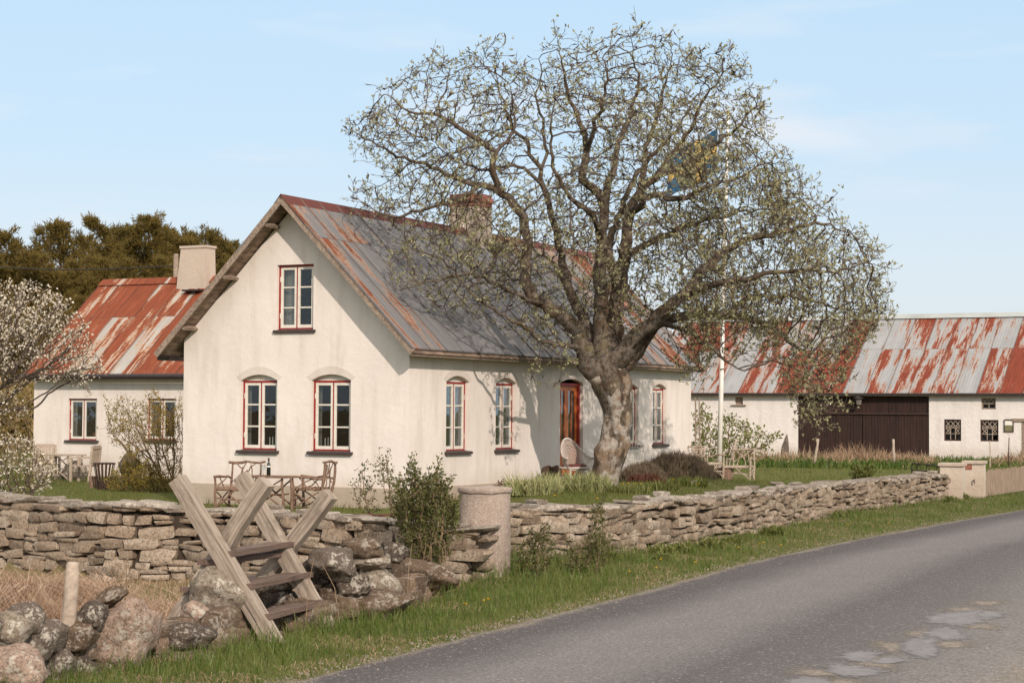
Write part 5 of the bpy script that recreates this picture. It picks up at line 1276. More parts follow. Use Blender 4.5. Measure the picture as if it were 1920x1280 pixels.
class Tree:
    def __init__(s): s.p = []; s.par = []; s.fix = {}
    def add(s, p, par): s.p.append(Vector(p)); s.par.append(par); return len(s.p)-1
    def limb(s, pts, par, step, rs=None, wob=.0):
        """lay a hand-placed limb; pts world points; returns indices"""
        pts = [Vector(p) for p in pts]; pts = smoothline(pts, 6); ids = []; last = pts[0]; acc = 0; n = len(pts)
        if par is None: par = -1
        prev = par; tot = sum((pts[i+1]-pts[i]).length for i in range(n-1)); run = 0
        nxt = 0.0
        for i in range(n-1):
            seg = pts[i+1]-pts[i]; L_ = seg.length
            while nxt <= run + L_:
                p = pts[i] + seg*((nxt-run)/max(L_, 1e-9)) + Vector([random.uniform(-wob, wob) for _ in range(3)])
                k = s.add(p, prev); ids.append(k); prev = k
                if rs: t = nxt/max(tot, 1e-9)*(len(rs)-1); j = min(int(t), len(rs)-2); s.fix[k] = rs[j] + (rs[j+1]-rs[j])*(t-j)
                nxt += step
            run += L_
        return ids
    def near(s, p): p = Vector(p); return min(range(len(s.p)), key=lambda i: (s.p[i]-p).length_squared)
    def grow(s, A, step, di, dk, iters, jit, rnd, bias=(0, 0, 0), cap=60000):
        A = [Vector(a) for a in A]; alive = list(range(len(A))); bias = Vector(bias); near = {}
        # incremental: a kd-tree over old nodes plus the newest ones checked separately
        kd = kdtree.KDTree(len(s.p))
        for i, p in enumerate(s.p): kd.insert(p, i)
        kd.balance(); best = {}
        for a in alive:
            _, i, d = kd.find(A[a]); best[a] = (d, i)
        for it in range(iters):
            acc = {}
            for a in alive:
                d, i = best[a]
                if d < di:
                    v = (A[a]-s.p[i]); v.normalize()
                    if i in acc: acc[i] += v
                    else: acc[i] = v.copy()
            if not acc: break
            new = []; 
            for i, v in acc.items():
                if v.length < 1e-3: v = Vector(rnd.normal(size=3))
                v.normalize(); par = s.par[i]
                if par >= 0: v += (s.p[i]-s.p[par]).normalized()*.35
                v += Vector(rnd.normal(0, jit, 3)) + bias; v.normalize(); new.append((s.p[i] + v*step, i))
            kd = kdtree.KDTree(len(new)); base = len(s.p)
            for k, (p, i) in enumerate(new): s.add(p, i); kd.insert(p, base+k)
            kd.balance(); al2 = []
            for a in alive:
                _, i, d = kd.find(A[a])
                if d < best[a][0]: best[a] = (d, i)
                if best[a][0] > dk: al2.append(a)
            if len(al2) == len(alive) and it > 8 and len(new) < 3: alive = al2; break
            alive = al2
            if not alive or len(s.p) > cap: break
    def finish(s, tip=.006, expo=2.3, rmax=9):
        n = len(s.p); s.kids = [[] for _ in range(n)]
        for i, p in enumerate(s.par):
            if p >= 0: s.kids[p].append(i)
        acc = [0.0]*n; s.r = [0.0]*n
        for i in range(n-1, -1, -1):                                 # children always come after parents
            r = tip if not s.kids[i] else acc[i]**(1/expo)
            if i in s.fix: r = max(s.fix[i], 0)
            s.r[i] = min(r, rmax)
            if s.par[i] >= 0: acc[s.par[i]] += s.r[i]**expo
    def chains(s):
        order = []; stack = [i for i, p in enumerate(s.par) if p < 0]; start = [(i, -1) for i in stack]
        while start:
            i, par = start.pop(); ch = [par] if par >= 0 else []; 
            while True:
                ch.append(i); ks = s.kids[i]
                if not ks: break
                ks = sorted(ks, key=lambda k: -s.r[k]); start += [(k, i) for k in ks[1:]]; i = ks[0]
            order.append(ch)
        return order
    def mesh(s, rlo=0.0, rhi=9.0, nsides=lambda r: 10 if r > .12 else 7 if r > .04 else 4 if r > .012 else 3, rough=0.0):
        """tubes for the chains; pieces split by radius range so limbs and twigs can be separate parts"""
        mb = MB()
        for ch in s.chains():
            k0 = ch[1] if len(ch) > 1 else ch[0]; rr = s.r[k0]
            if not (rlo <= rr < rhi): continue
            pts = [s.p[i] for i in ch]; rs = [s.r[i] for i in ch]
            if len(ch) > 1: rs[0] = min(rs[0], rs[1]*1.15)
            if len(pts) < 2: continue
            if rough: rs = [r*(1+random.uniform(-rough, rough)) for r in rs]
            mb.tube(pts, rs, nsides(rr), cap=False)
        return mb
    def tips(s, rmax=.0075):
        P = []; Dn = []
        for i in range(len(s.p)):
            if s.r[i] <= rmax and s.par[i] >= 0:
                P.append(s.p[i]); Dn.append((s.p[i]-s.p[s.par[i]]).normalized())
        return np.array([v[:] for v in P]), np.array([v[:] for v in Dn])
def poly_samples(poly, n, rnd):
    """uniform pixels inside a polygon with their distance to its edge (px)"""
    P = np.array(poly, float); out = []
    lo, hi = P.min(0), P.max(0)
    while sum(len(o) for o in out) < n:
        q = rnd.uniform(lo, hi, (n*2, 2)); out.append(q[inside([tuple(p) for p in P], q[:, 0], q[:, 1])])
    q = np.concatenate(out)[:n]; d = dseg([tuple(p) for p in P] + [tuple(P[0])], q[:, 0], q[:, 1]); return q, d
def volume(poly, D, n, rnd, half, k=1.0):
    """points filling the rounded volume whose outline seen from the road is poly"""
    q, d = poly_samples(poly, n, rnd); dm = d*D/F; h = half*np.sqrt(np.clip(1-(1-np.clip(dm/half*k, 0, 1))**2, 0, 1)) + .02
    dy = rnd.uniform(-1, 1, n)*h; return [at(x, y, D+o) for (x, y), o in zip(q, dy)]

# ------------------------------------------------------------ the big tree
TD = 37.5
rnd = np.random.default_rng(5); random.seed(5)
T = Tree(); ST_ = .15
def TP(L): return [at(x, y, TD+o) for x, y, o in L]
base = at(1126, 914, TD)
tr = T.limb(TP([(1124, 918, 0), (1132, 890, 0), (1146, 850, 0), (1155, 810, 0), (1158, 775, 0), (1153, 740, 0), (1142, 705, 0), (1136, 680, 0)]), -1, ST_, [.29, .262, .31, .292, .295, .33, .40, .32])
def limb(par_px, L, rs, wob=.04): return T.limb(TP(L), T.near(at(par_px[0], par_px[1], TD+par_px[2])), ST_, [x*.76 for x in rs], wob)
a = limb((1138, 700, 0), [(1110, 690, -.1), (1092, 650, -.2), (1076, 613, -.3), (1048, 592, -.35), (1018, 570, -.4), (994, 545, -.4), (986, 510, -.45), (988, 450, -.5), (982, 415, -.5), (967, 388, -.5), (942, 362, -.5), (905, 349, -.5), (876, 341, -.5)], [.36, .25, .22, .20, .18, .165, .155, .145, .13, .12, .105, .085, .07])
limb((940, 362, -.5), [(930, 340, -.55), (922, 310, -.6), (929, 287, -.6), (901, 270, -.7), (874, 250, -.8), (846, 232, -.9), (812, 212, -1.), (771, 208, -1.1), (738, 185, -1.1), (715, 165, -1.1)], [.09, .085, .08, .07, .06, .05, .04, .03, .02, .012])
limb((929, 287, -.6), [(942, 272, -.5), (955, 262, -.4), (962, 240, -.2), (966, 200, 0), (958, 160, 0)], [.05, .045, .04, .03, .02, .012])
limb((876, 341, -.5), [(846, 329, -.6), (795, 308, -.9), (740, 290, -1.2), (690, 262, -1.4), (660, 243, -1.5)], [.06, .05, .04, .03, .02, .01])
limb((900, 349, -.5), [(860, 372, -.8), (800, 390, -1.1), (730, 405, -1.3), (670, 375, -1.4)], [.05, .045, .035, .02, .01])
limb((1018, 570, -.4), [(985, 560, -.9), (930, 530, -1.3), (870, 515, -1.7), (800, 530, -2.), (735, 545, -2.)], [.06, .05, .045, .035, .022, .01])
limb((1092, 655, -.2), [(1060, 650, -.8), (1020, 640, -1.2), (985, 615, -1.6), (900, 560, -1.9), (820, 480, -2.1), (750, 465, -2.2)], [.07, .06, .045, .035, .03, .02, .01])
b = limb((1128, 690, 0), [(1112, 640, .3), (1085, 580, .45), (1062, 520, .55), (1048, 460, .6), (1036, 405, .6), (1028, 370, .6), (1016, 346, .6), (1015, 322, .6), (1020, 305, .6)], [.30, .16, .14, .125, .11, .10, .085, .08, .07, .06])
limb((1018, 308, .6), [(992, 291, .8), (985, 262, .9), (963, 243, 1.), (950, 205, 1.1), (935, 165, 1.1), (925, 120, 1.2)], [.055, .05, .042, .035, .027, .018, .01])
limb((1015, 345, .6), [(985, 318, .4), (950, 308, .2), (905, 318, 0), (850, 295, -.1), (800, 260, -.2)], [.05, .042, .034, .026, .018, .01])
limb((1020, 310, .6), [(1026, 285, .8), (1020, 240, 1.), (1005, 190, 1.1), (1015, 140, 1.2), (1005, 100, 1.2)], [.05, .045, .035, .028, .02, .01])
c = limb((1136, 684, 0), [(1132, 640, .0), (1128, 580, .05), (1126, 520, .1), (1128, 450, .1), (1132, 395, .1), (1116, 358, .1), (1092, 332, .1), (1097, 298, .1), (1100, 262, .1), (1087, 232, .0), (1079, 210, .0), (1066, 176, -.1), (1056, 130, -.2), (1050, 95, -.2)], [.34, .24, .20, .18, .165, .15, .13, .12, .11, .09, .075, .06, .045, .03, .015])
limb((1132, 395, .1), [(1142, 340, .4), (1156, 285, .6), (1172, 240, .8), (1190, 190, 1.0), (1195, 140, 1.1), (1180, 95, 1.2)], [.10, .085, .075, .06, .045, .03, .015])
limb((1098, 280, .1), [(1112, 240, -.4), (1128, 195, -.7), (1138, 150, -.9), (1130, 100, -1.)], [.06, .05, .04, .028, .014])
limb((1128, 450, .1), [(1112, 400, -.8), (1070, 370, -1.3), (1040, 320, -1.7), (1035, 240, -1.9), (1045, 170, -1.9)], [.08, .06, .05, .04, .025, .012])
d_ = limb((1138, 686, 0), [(1146, 630, .3), (1156, 560, .4), (1170, 480, .4), (1182, 400, .4), (1196, 362, .4), (1222, 336, .4), (1250, 322, .3), (1292, 302, .2), (1340, 270, .1), (1385, 235, .0), (1420, 195, 0)], [.34, .22, .19, .17, .15, .13, .11, .095, .075, .055, .035, .015])
limb((1182, 400, .4), [(1200, 385, -.2), (1222, 366, -.5), (1278, 372, -.8), (1330, 350, -1.1), (1390, 330, -1.3), (1440, 300, -1.4)], [.10, .085, .075, .06, .045, .03, .014])
limb((1196, 362, .4), [(1206, 310, .7), (1216, 258, .9), (1228, 228, 1.), (1245, 170, 1.1), (1260, 110, 1.1)], [.085, .07, .06, .048, .03, .014])
limb((1160, 545, .4), [(1140, 470, .9), (1160, 410, 1.4), (1200, 320, 1.9), (1270, 240, 2.2), (1320, 160, 2.2)], [.11, .09, .075, .055, .035, .014])
limb((1222, 336, .4), [(1262, 290, .3), (1300, 230, .2), (1330, 170, .1), (1370, 125, 0)], [.07, .055, .04, .026, .012])
e_ = limb((1142, 690, 0), [(1166, 665, -.2), (1190, 632, -.35), (1225, 602, -.5), (1255, 572, -.6), (1285, 548, -.7), (1322, 505, -.8), (1352, 476, -.8), (1400, 452, -.9), (1470, 435, -1.), (1540, 420, -1.), (1600, 440, -1.)], [.30, .19, .17, .155, .14, .12, .10, .085, .068, .05, .03, .012])
limb((1285, 548, -.7), [(1340, 530, -1.2), (1410, 520, -1.6), (1490, 505, -1.8), (1560, 510, -1.9), (1640, 490, -1.9)], [.09, .075, .06, .045, .028, .012])
g_ = limb((1150, 700, 0), [(1178, 676, .3), (1205, 640, .4), (1235, 606, .5), (1290, 588, .6), (1350, 592, .7), (1420, 602, .7), (1480, 640, .7), (1530, 690, .7), (1560, 750, .7)], [.28, .16, .14, .125, .105, .085, .065, .045, .028, .012])
limb((1350, 592, .7), [(1400, 560, 1.2), (1470, 555, 1.6), (1550, 570, 1.8), (1620, 590, 1.9), (1655, 585, 1.9)], [.07, .06, .045, .035, .02, .01])
limb((1240, 604, .5), [(1270, 612, -.3), (1320, 640, -.9), (1370, 680, -1.3), (1410, 705, -1.5)], [.07, .06, .045, .03, .012])
limb((1170, 480, .4), [(1230, 450, 1.2), (1300, 420, 1.8), (1380, 400, 2.2), (1470, 390, 2.3)], [.09, .075, .055, .035, .014])
limb((1140, 690, 0), [(1120, 640, 1.0), (1080, 570, 1.5), (1040, 500, 1.9), (1000, 470, 2.2)], [.16, .11, .08, .05, .02])
CROWN = [(655, 240), (690, 190), (745, 150), (790, 108), (850, 112), (925, 80), (960, 112), (985, 96), (1050, 66), (1110, 72), (1180, 60), (1250, 74), (1300, 78), (1380, 104), (1440, 160), (1440, 235), (1470, 300), (1510, 345), (1560, 385), (1605, 430), (1655, 470), (1668, 590), (1640, 625), (1590, 690), (1575, 760), (1545, 800), (1500, 770), (1440, 700), (1360, 655), (1330, 690), (1290, 720), (1240, 690), (1215, 640), (1110, 600), (1070, 625), (990, 640), (920, 610), (840, 590), (760, 590), (700, 600), (710, 500), (760, 440), (690, 415), (645, 365), (700, 320), (668, 285)]
A = volume(CROWN, TD, 20000, rnd, 3.3, 1.1)
# thin the sky window between the left limb and the centre, and keep clear of the house
A += volume([(1200, 420), (1420, 330), (1560, 400), (1640, 480), (1650, 590), (1580, 690), (1540, 780), (1480, 740), (1400, 640), (1250, 560)], TD, 5500, rnd, 2.6, 1.1)
A += volume([(1230, 330), (1330, 200), (1430, 230), (1500, 330), (1560, 430), (1520, 600), (1400, 600), (1280, 520)], TD, 3500, rnd, 2.6, 1.1)
A = [p for p in A if mnoise.noise(p*1.15) + .5*mnoise.noise(p*2.6) > -.02 + .10*rnd.random()]
Mi = HM.inverted(); A2 = []
for p in A:
    q = Mi @ p
    if q.x < .6 and q.z < zroof(q.x) + .35: continue
    v = p - Vector((0, 0, EYE)); px = 960 + F*v.x/v.y; py = 771 - F*v.z/v.y
    if ((px-1010)/62)**2 + ((py-285)/80)**2 < 1 and rnd.random() < .85: continue
    if ((px-1240)/50)**2 + ((py-640)/40)**2 < 1 and rnd.random() < .7: continue
    A2.append(p)
for _ in range(30): 
    x = rnd.uniform(985, 1060); A2.append(at(x, rnd.uniform(640, 720), TD-1.0-rnd.uniform(0, .8)))
T.grow(A2, .115, 2.2, .135, 110, .22, rnd, bias=(0, 0, .05), cap=110000)
isleaf = [True]*len(T.p)
for p in T.par:
    if p >= 0: isleaf[p] = False
for i in [i for i, f in enumerate(isleaf) if f]:
    if rnd.random() < .5:
        d = (T.p[i]-T.p[T.par[i]]).normalized(); k = i
        for _ in range(rnd.integers(2, 5)): d = (d + Vector(rnd.normal(0, .3, 3)) + Vector((0, 0, .16))).normalized(); k = T.add(T.p[k] + d*.09, k)
T.finish(tip=.0056, expo=2.5)
tree = thing('old_tree', 'huge gnarled old tree with bare crooked branches and young pale leaves beside the farmhouse', 'tree', base)
# trunk: one swept skin with flare, burrs and root toes
def trunk_mesh():
    ids = tr; prof = [(T.p[i], T.fix[i]) for i in ids]; n = 72; vs = []
    first = prof[0]; prof = [(first[0] - Vector((0, 0, .25)), first[1]*1.25)] + prof
    prof = [(a.lerp(b2, t), ra + (rb2-ra)*t) for (a, ra), (b2, rb2) in zip(prof[:-1], prof[1:]) for t in (0, .25, .5, .75)] + [prof[-1]]
    m = len(prof)
    for k, (p, r) in enumerate(prof):
        for j in range(n):
            th = 2*math.pi*j/n; d = Vector((math.cos(th), math.sin(th), 0)); z = p.z - base.z
            q = p + d*r; o = mnoise.fractal(Vector((q.x*1.5, q.y*1.5, q.z*.9)), 1, 2, 5)*.10 + mnoise.noise(Vector((q.x*7, q.y*7, q.z*2.2)))*.035 + mnoise.noise(q*13)*.018
            flare = .13*max(0, 1 - (z+.1)/.7)**2*(.6 + .5*math.sin(3*th+1) + .3*math.sin(5*th)); burr = 0
            for bp, br, ba in BUR:
                e = (q-bp).length/br
                if e < 1: burr += ba*(1-e*e)**2
            vs.append(p + d*(r*.95 + o + flare + burr))
    fs = [(k*n+j, k*n+(j+1) % n, (k+1)*n+(j+1) % n, (k+1)*n+j) for k in range(m-1) for j in range(n)]
    top = len(vs); vs.append(prof[-1][0] + Vector((0, 0, .1))); fs += [((m-1)*n+j, (m-1)*n+(j+1) % n, top) for j in range(n)]
    b_ = MB(); b_.add(vs, fs); return b_
BUR = [(at(1190, 835, TD-.1), .30, .10), (at(1118, 842, TD-.2), .30, .10), (at(1170, 790, TD-.4), .24, -.07), (at(1186, 700, TD-.2), .4, .08), (at(1096, 715, TD), .4, .06)]
to = trunk_mesh().build('trunk', M['bark'], tree, world=True, smooth=True)
lm_ = T.mesh(.042, 9, rough=.05); lm_.build('limbs', M['limb_bark'], tree, world=True, smooth=True)
T.mesh(.011, .042, rough=.06).build('branches', M['twigbark'], tree, world=True, smooth=True)
T.mesh(0, .011).build('twigs', M['twigbark'], tree, world=True, smooth=True)
P, Dn = T.tips(.0088)
nf = len(P); fd = Dn + rnd.normal(0, .7, (nf, 3)); fd[:, 2] += .3; fd /= np.linalg.norm(fd, axis=1)[:, None]; fq = np.cross(fd, rnd.normal(size=(nf, 3))); fq /= np.linalg.norm(fq, axis=1)[:, None]; fl_ = rnd.uniform(.07, .24, nf)[:, None]
FV = np.stack([P - fq*.0036, P + fq*.0036, P + fd*fl_*.6 + fq*.002 + rnd.normal(0, .015, (nf, 3)), P + fd*fl_ + rnd.normal(0, .02, (nf, 3))], 1)[rnd.random(nf) < .75]; nf = len(FV); FV = FV.reshape(-1, 3)
keep = rnd.random(len(P)) < np.interp(P[:, 2], [4.5, 8.5], [.68, .42]) + .25*smooth(2.0, 4.5, P[:, 0]) + .1; P, Dn = P[keep], Dn[keep]
# short spurs carry the leaf rosettes
ns = len(P); sd_ = Dn + rnd.normal(0, .8, (ns, 3)); sd_[:, 2] += .45; sd_ /= np.linalg.norm(sd_, axis=1)[:, None]; sl = rnd.uniform(.05, .17, ns)[:, None]; E_ = P + sd_*sl
q_ = np.cross(sd_, rnd.normal(size=(ns, 3))); q_ /= np.linalg.norm(q_, axis=1)[:, None]; V = np.stack([P - q_*.0045, P + q_*.0045, E_], 1).reshape(-1, 3)
lb = np.array(tree.location)
npmesh('fine_twigs', FV - lb, np.arange(4*nf).reshape(-1, 4), M['twigbark'], tree)
npmesh('spurs', V - lb, np.arange(3*ns).reshape(-1, 3), M['twigbark'], tree)
V, Fq = leaf_cloud(E_, sd_, rnd, 6, .056, .5, .015)
npmesh('leaves', V - lb, Fq, M['tree_leaf'], tree)
print('tree nodes', len(T.p), 'leaf clusters', ns)

# ------------------------------------------------------------ shrubs
def shrub(name, label, cat, poly, D, half, bases, n, leaf, per=4, size=.05, width=.55, spread=.03, step=.07, dk=.12, di=1.2, tip=.004, tipmax=.006, keep=.8, bark='twigbark', group=None, seed=1, bias=(0, 0, .15), jit=.25, clump=None, shoots=0.0):
    rnd = np.random.default_rng(seed); random.seed(seed); t_ = Tree()
    loc = bases[0]; root = thing(name, label, cat, loc, group=group)
    for b in bases: t_.add(Vector(b), -1)
    A = volume(poly, D, n, rnd, half)
    if clump: A = [p for p in A if mnoise.noise(p*clump + Vector((seed, 0, 0))) > -.12]
    # the lowest attractors may lie too far from the base: lead a stem to the nearest ones
    c0 = sum(A, Vector())/len(A)
    for i, b in enumerate(list(bases)):
        near = sorted(A, key=lambda a: (a-Vector(b)).length)[:6]; tgt = near[min(i, 5)]
        if (tgt-Vector(b)).length > di*.5: t_.limb([b, Vector(b).lerp(tgt, .5) + Vector((random.uniform(-.05, .05), 0, .03)), tgt], i, step)
    t_.grow(A, step, di, dk, 80, jit, rnd, bias=bias, cap=14000)
    if shoots:
        lf = set(range(len(t_.p))) - set(t_.par)
        for i in sorted(lf):
            if t_.par[i] >= 0 and rnd.random() < shoots:
                d = (t_.p[i]-t_.p[t_.par[i]]).normalized(); k = i
                for _ in range(rnd.integers(2, 6)): d = (d + Vector(rnd.normal(0, .2, 3)) + Vector((0, 0, .25))).normalized(); k = t_.add(t_.p[k] + d*step*.9, k)
    t_.finish(tip=tip, expo=2.4)
    t_.mesh(nsides=lambda r: 6 if r > .03 else 4 if r > .01 else 3).build('stems' if 'tree' not in name else 'trunk', M[bark], root, world=True, smooth=True)
    P, Dn = t_.tips(tipmax); lb = np.array(root.location)
    if leaf:
        for nm, mt, frac, pr, sz, wd in (leaf if isinstance(leaf, list) else [('leaves', leaf, keep, per, size, width)]):
            k = rnd.random(len(P)) < frac; V, Fq = leaf_cloud(P[k], Dn[k], rnd, pr, sz, wd, spread); npmesh(nm, V - lb, Fq, M[mt], root)
    return root
G3 = lambda px, D: fl(px, D)
# white blossom tree reaching in from the left
shrub('blossom_tree', 'blossoming fruit tree with white flowers reaching in from the left edge', 'tree', [(-190, 600), (-60, 530), (40, 528), (95, 540), (135, 575), (165, 600), (168, 640), (190, 672), (196, 700), (165, 712), (178, 745), (130, 722), (85, 715), (40, 720), (30, 745), (60, 770), (20, 790), (-60, 770), (-190, 760)], 40.5, 2.2, [G3(-85, 40.5)], 6500,
      [('blossoms', 'blossom', .62, 5, .056, .8), ('leaves', 'bl_leaf', .62, 3, .05, .5)], spread=.05, step=.12, dk=.17, di=2.2, tip=.007, tipmax=.0125, seed=3, bias=(0, 0, .05))
shrub('blossom_bush', 'low bush with small white flowers behind the left end of the wall', 'bush', [(-120, 830), (-30, 815), (40, 812), (75, 835), (100, 862), (108, 895), (80, 925), (0, 930), (-120, 925)], 31, 1.0, [G3(20, 31), G3(-20, 31.2), G3(60, 30.8)], 2600,
      [('blossoms', 'blossom', .40, 4, .045, .8), ('leaves', 'bl_leaf', .7, 4, .04, .5)], spread=.03, step=.07, dk=.10, di=1.0, tip=.004, tipmax=.0075, seed=4)
# bushes on the wing lawn
shrub('twiggy_shrub', 'tall twiggy shrub with yellow buds against the corner of the wing', 'shrub', [(196, 775), (235, 742), (252, 765), (290, 730), (320, 768), (345, 750), (346, 900), (300, 915), (262, 880), (238, 850), (205, 832)], 42.5, .9, [G3(322, 42.5), G3(312, 42.4), G3(330, 42.7)], 2200, 'gold_leaf', 4, .05, .5, .03, .08, .10, 2.5, .004, .007, .7, 'drytwig', seed=6, bias=(-.03, 0, .12), jit=.15, shoots=.4)
shrub('golden_bush', 'low yellow green bush at the foot of the standing stone', 'bush', [(205, 905), (222, 880), (250, 868), (280, 872), (300, 895), (330, 905), (335, 925), (210, 922)], 42.0, .6, [G3(260, 42), G3(290, 42), G3(235, 42)], 1300, 'gold_leaf', 6, .055, .5, .04, .07, .08, 1.0, .004, .008, .95, 'drytwig', seed=7, shoots=.3)
shrub('golden_bush', 'small mossy yellow shrub covering the standing stone', 'bush', [(225, 870), (232, 845), (245, 836), (258, 850), (266, 885), (255, 900), (228, 895)], 45.6, .35, [G3(245, 45.6)], 220, 'gold_leaf', 4, .045, .5, .03, .07, .10, 1.0, .004, .007, .7, 'drytwig', seed=8)
# saplings and the evergreen shrub by the pillar
lw = lambda px, D: Vector((ray(px, 960).x*D, D, gz(ray(px, 960).x*D, D)))
shrub('sapling', 'thin sapling with sparse small leaves before the gable, left one of two', 'sapling', [(657, 915), (676, 876), (690, 880), (700, 930), (712, 960), (690, 968), (668, 950)], 22.2, .2, [at(700, 1005, 22.2)], 260, 'box_leaf', 4, .032, .6, .018, .05, .06, 1.0, .0028, .0045, .7, 'drytwig', seed=9, jit=.2, shoots=.3)
shrub('sapling', 'taller thin sapling with sparse leaves before the house corner', 'sapling', [(700, 868), (722, 862), (738, 872), (742, 905), (760, 940), (740, 968), (722, 940), (708, 900)], 22.0, .2, [at(738, 1005, 22.0)], 280, 'box_leaf', 4, .032, .6, .018, .05, .06, 1.0, .0028, .0045, .7, 'drytwig', seed=10, jit=.2, shoots=.3)
shrub('evergreen_shrub', 'dense dark small leaved shrub left of the round pillar', 'shrub', [(740, 905), (768, 895), (772, 858), (800, 855), (826, 895), (842, 925), (852, 960), (856, 1010), (842, 1050), (800, 1060), (765, 1045), (750, 1000), (732, 945)], 20.0, .5, [at(806, 1085, 20), at(795, 1085, 20.1), at(820, 1085, 20)], 4200, 'box_leaf', 7, .036, .6, .022, .045, .05, .9, .003, .0055, .85, 'drytwig', seed=11, clump=3.5, shoots=.35)
shrub('dry_weed', 'bundle of dry brown stems below the dark shrub beside the pillar', 'shrub', [(795, 1010), (825, 1000), (845, 1020), (850, 1080), (830, 1110), (790, 1105), (770, 1080)], 19.4, .2, [at(812, 1112, 19.4), at(824, 1112, 19.4), at(836, 1108, 19.5), at(800, 1112, 19.4), at(786, 1110, 19.3)], 160, None, step=.06, dk=.07, di=.9, tip=.0032, bark='drytwig', seed=12, bias=(0, 0, .3), jit=.12)
# in front of the right wall
shrub('dark_shrub', 'rounded dark green shrub growing before the wall right of the pillar', 'shrub', [(972, 1050), (978, 1015), (1000, 1000), (1030, 1002), (1042, 1030), (1042, 1065), (1010, 1082), (975, 1078)], 20.9, .3, [G3(1008, 20.9), G3(1020, 20.9), G3(995, 20.9)], 1000, 'box_leaf', 6, .034, .6, .022, .045, .055, .9, .003, .0055, .9, 'drytwig', seed=13, clump=5, shoots=.2)
shrub('climbing_shrub', 'tall narrow shrub growing up the front of the wall, second right of the pillar', 'shrub', [(1062, 1060), (1075, 1025), (1105, 1005), (1112, 945), (1128, 940), (1138, 985), (1142, 1040), (1130, 1068), (1075, 1085)], 21.8, .25, [G3(1105, 21.8), G3(1118, 21.8), G3(1088, 21.7)], 1100, 'box_leaf', 6, .034, .6, .022, .045, .055, .9, .003, .0055, .85, 'drytwig', seed=14, clump=5, shoots=.3)
shrub('garden_bush', 'small fresh green bush just behind the right part of the wall', 'bush', [(1596, 885), (1602, 872), (1618, 880), (1636, 872), (1640, 888), (1628, 906), (1604, 906)], 37.5, .3, [G3(1618, 37.5), G3(1612, 37.5), G3(1624, 37.6)], 520, 'fresh_leaf', 6, .09, .6, .04, .06, .08, 1.0, .004, .008, .95, 'drytwig', seed=15)
shrub('barn_bush', 'loose leafy bush growing against the barn wall beside the house', 'bush', [(1298, 770), (1312, 755), (1340, 778), (1372, 775), (1395, 790), (1420, 805), (1450, 812), (1466, 822), (1440, 845), (1410, 862), (1300, 866)], 67, 1.6, [G3(1330, 67), G3(1365, 67), G3(1395, 67.3), G3(1308, 67)], 900, 'fresh_leaf', 5, .13, .6, .08, .16, .22, 2.6, .008, .015, .8, 'drytwig', seed=16)
shrub('red_plant', 'small dark red leaved plant right behind the pillar cap', 'plant', [(928, 915), (938, 900), (958, 902), (968, 915), (962, 930), (935, 930)], 36.2, .3, [G3(946, 36.2), G3(952, 36.2)], 110, 'redleaf', 5, .06, .6, .03, .06, .09, 1.0, .004, .008, .95, 'drytwig', seed=17)
shrub('hedge_thicket', 'brown leafless thicket beyond the left edge of the wing', 'thicket', [(-60, 760), (10, 720), (58, 730), (64, 800), (60, 812), (-60, 815)], 75, 2.5, [G3(0, 75), G3(30, 75), G3(52, 75)], 700, 'bl_leaf', 5, .22, .5, .15, .25, .35, 3.0, .012, .02, .9, 'drytwig', seed=18)

# mounds and clumps made of many stems
def mound(name, label, cat, c, rx, ry, rz, n, mat, h, w, rnd, leanmul=.5, group=None, below=0):
    t = thing(name, label, cat, c, group=group)
    a = rnd.uniform(0, 2*np.pi, n); r = np.sqrt(rnd.uniform(0, 1, n)); x, y = rx*r*np.cos(a), ry*r*np.sin(a); top = rz*np.sqrt(np.clip(1-r*r*.92, 0, 1))
    lump = np.array([mnoise.noise(Vector((xx*3, yy*3, c[0]))) for xx, yy in zip(x, y)])
    z = top*(1+.22*lump)*rnd.uniform(.35, 1, n)**.5 - h*.6; z = np.maximum(z, -.02)
    P = np.stack([x, y, z], 1); V, Fq = blades(P, h*rnd.uniform(.5, 1.2, n), w*rnd.uniform(.7, 1.3, n), rnd.uniform(.1, .9, n)*leanmul*2, rnd)
    npmesh('stems', V, Fq, M[mat], t); return t
rv = np.random.default_rng(31)
q = fl(1268, 42.5); mound('lavender_mound', 'large grey brown lavender mound in front of the house corner', 'bush', q, .80, .6, .62, 6500, 'lavender', .26, .013, rv)
q = fl(1205, 40.0); mound('lavender_mound', 'lower grey lavender clump just right of the trunk', 'bush', q, .5, .45, .42, 5000, 'lavender', .18, .011, rv)
q = fl(1312, 44.0); mound('lavender_mound', 'small brown lavender clump before the branch chair', 'bush', q, .4, .4, .42, 3000, 'lavender', .18, .012, rv)
for px, D, s_, lb in ((1000, 35.6, .55, 'pale green clump of lily leaves left of the trunk, nearest the pillar'), (1062, 36.6, .6, 'pale green clump of lily leaves below the wicker chair'), (1098, 36.4, .45, 'small lily clump at the left foot of the trunk')):
    q = fl(px, D); mound('lily_clump', lb, 'plant', q, s_, s_*.7, .12, 620, 'lily', .42, .024, rv, .75, group='lily clumps round the trunk')
for px, D, lb in ((1180, 36.2, 'green leafy flower clump right of the trunk with yellow blooms'), (1235, 37.2, 'green flower clump before the lavender with white blooms'), (1290, 38.5, 'green flower clump beside the white blooms, at the right end of the bed')):
    q = fl(px, D); mound('flower_clump', lb, 'plant', q, .42, .35, .14, 500, 'fresh_leaf', .24, .022, rv, .6, group='flower clumps in the bed')
q = fl(1210, 39.2); mound('red_plant', 'dark red sprouting perennials between the trunk and the lavender', 'plant', q, .40, .22, .2, 380, 'redleaf', .14, .02, rv)

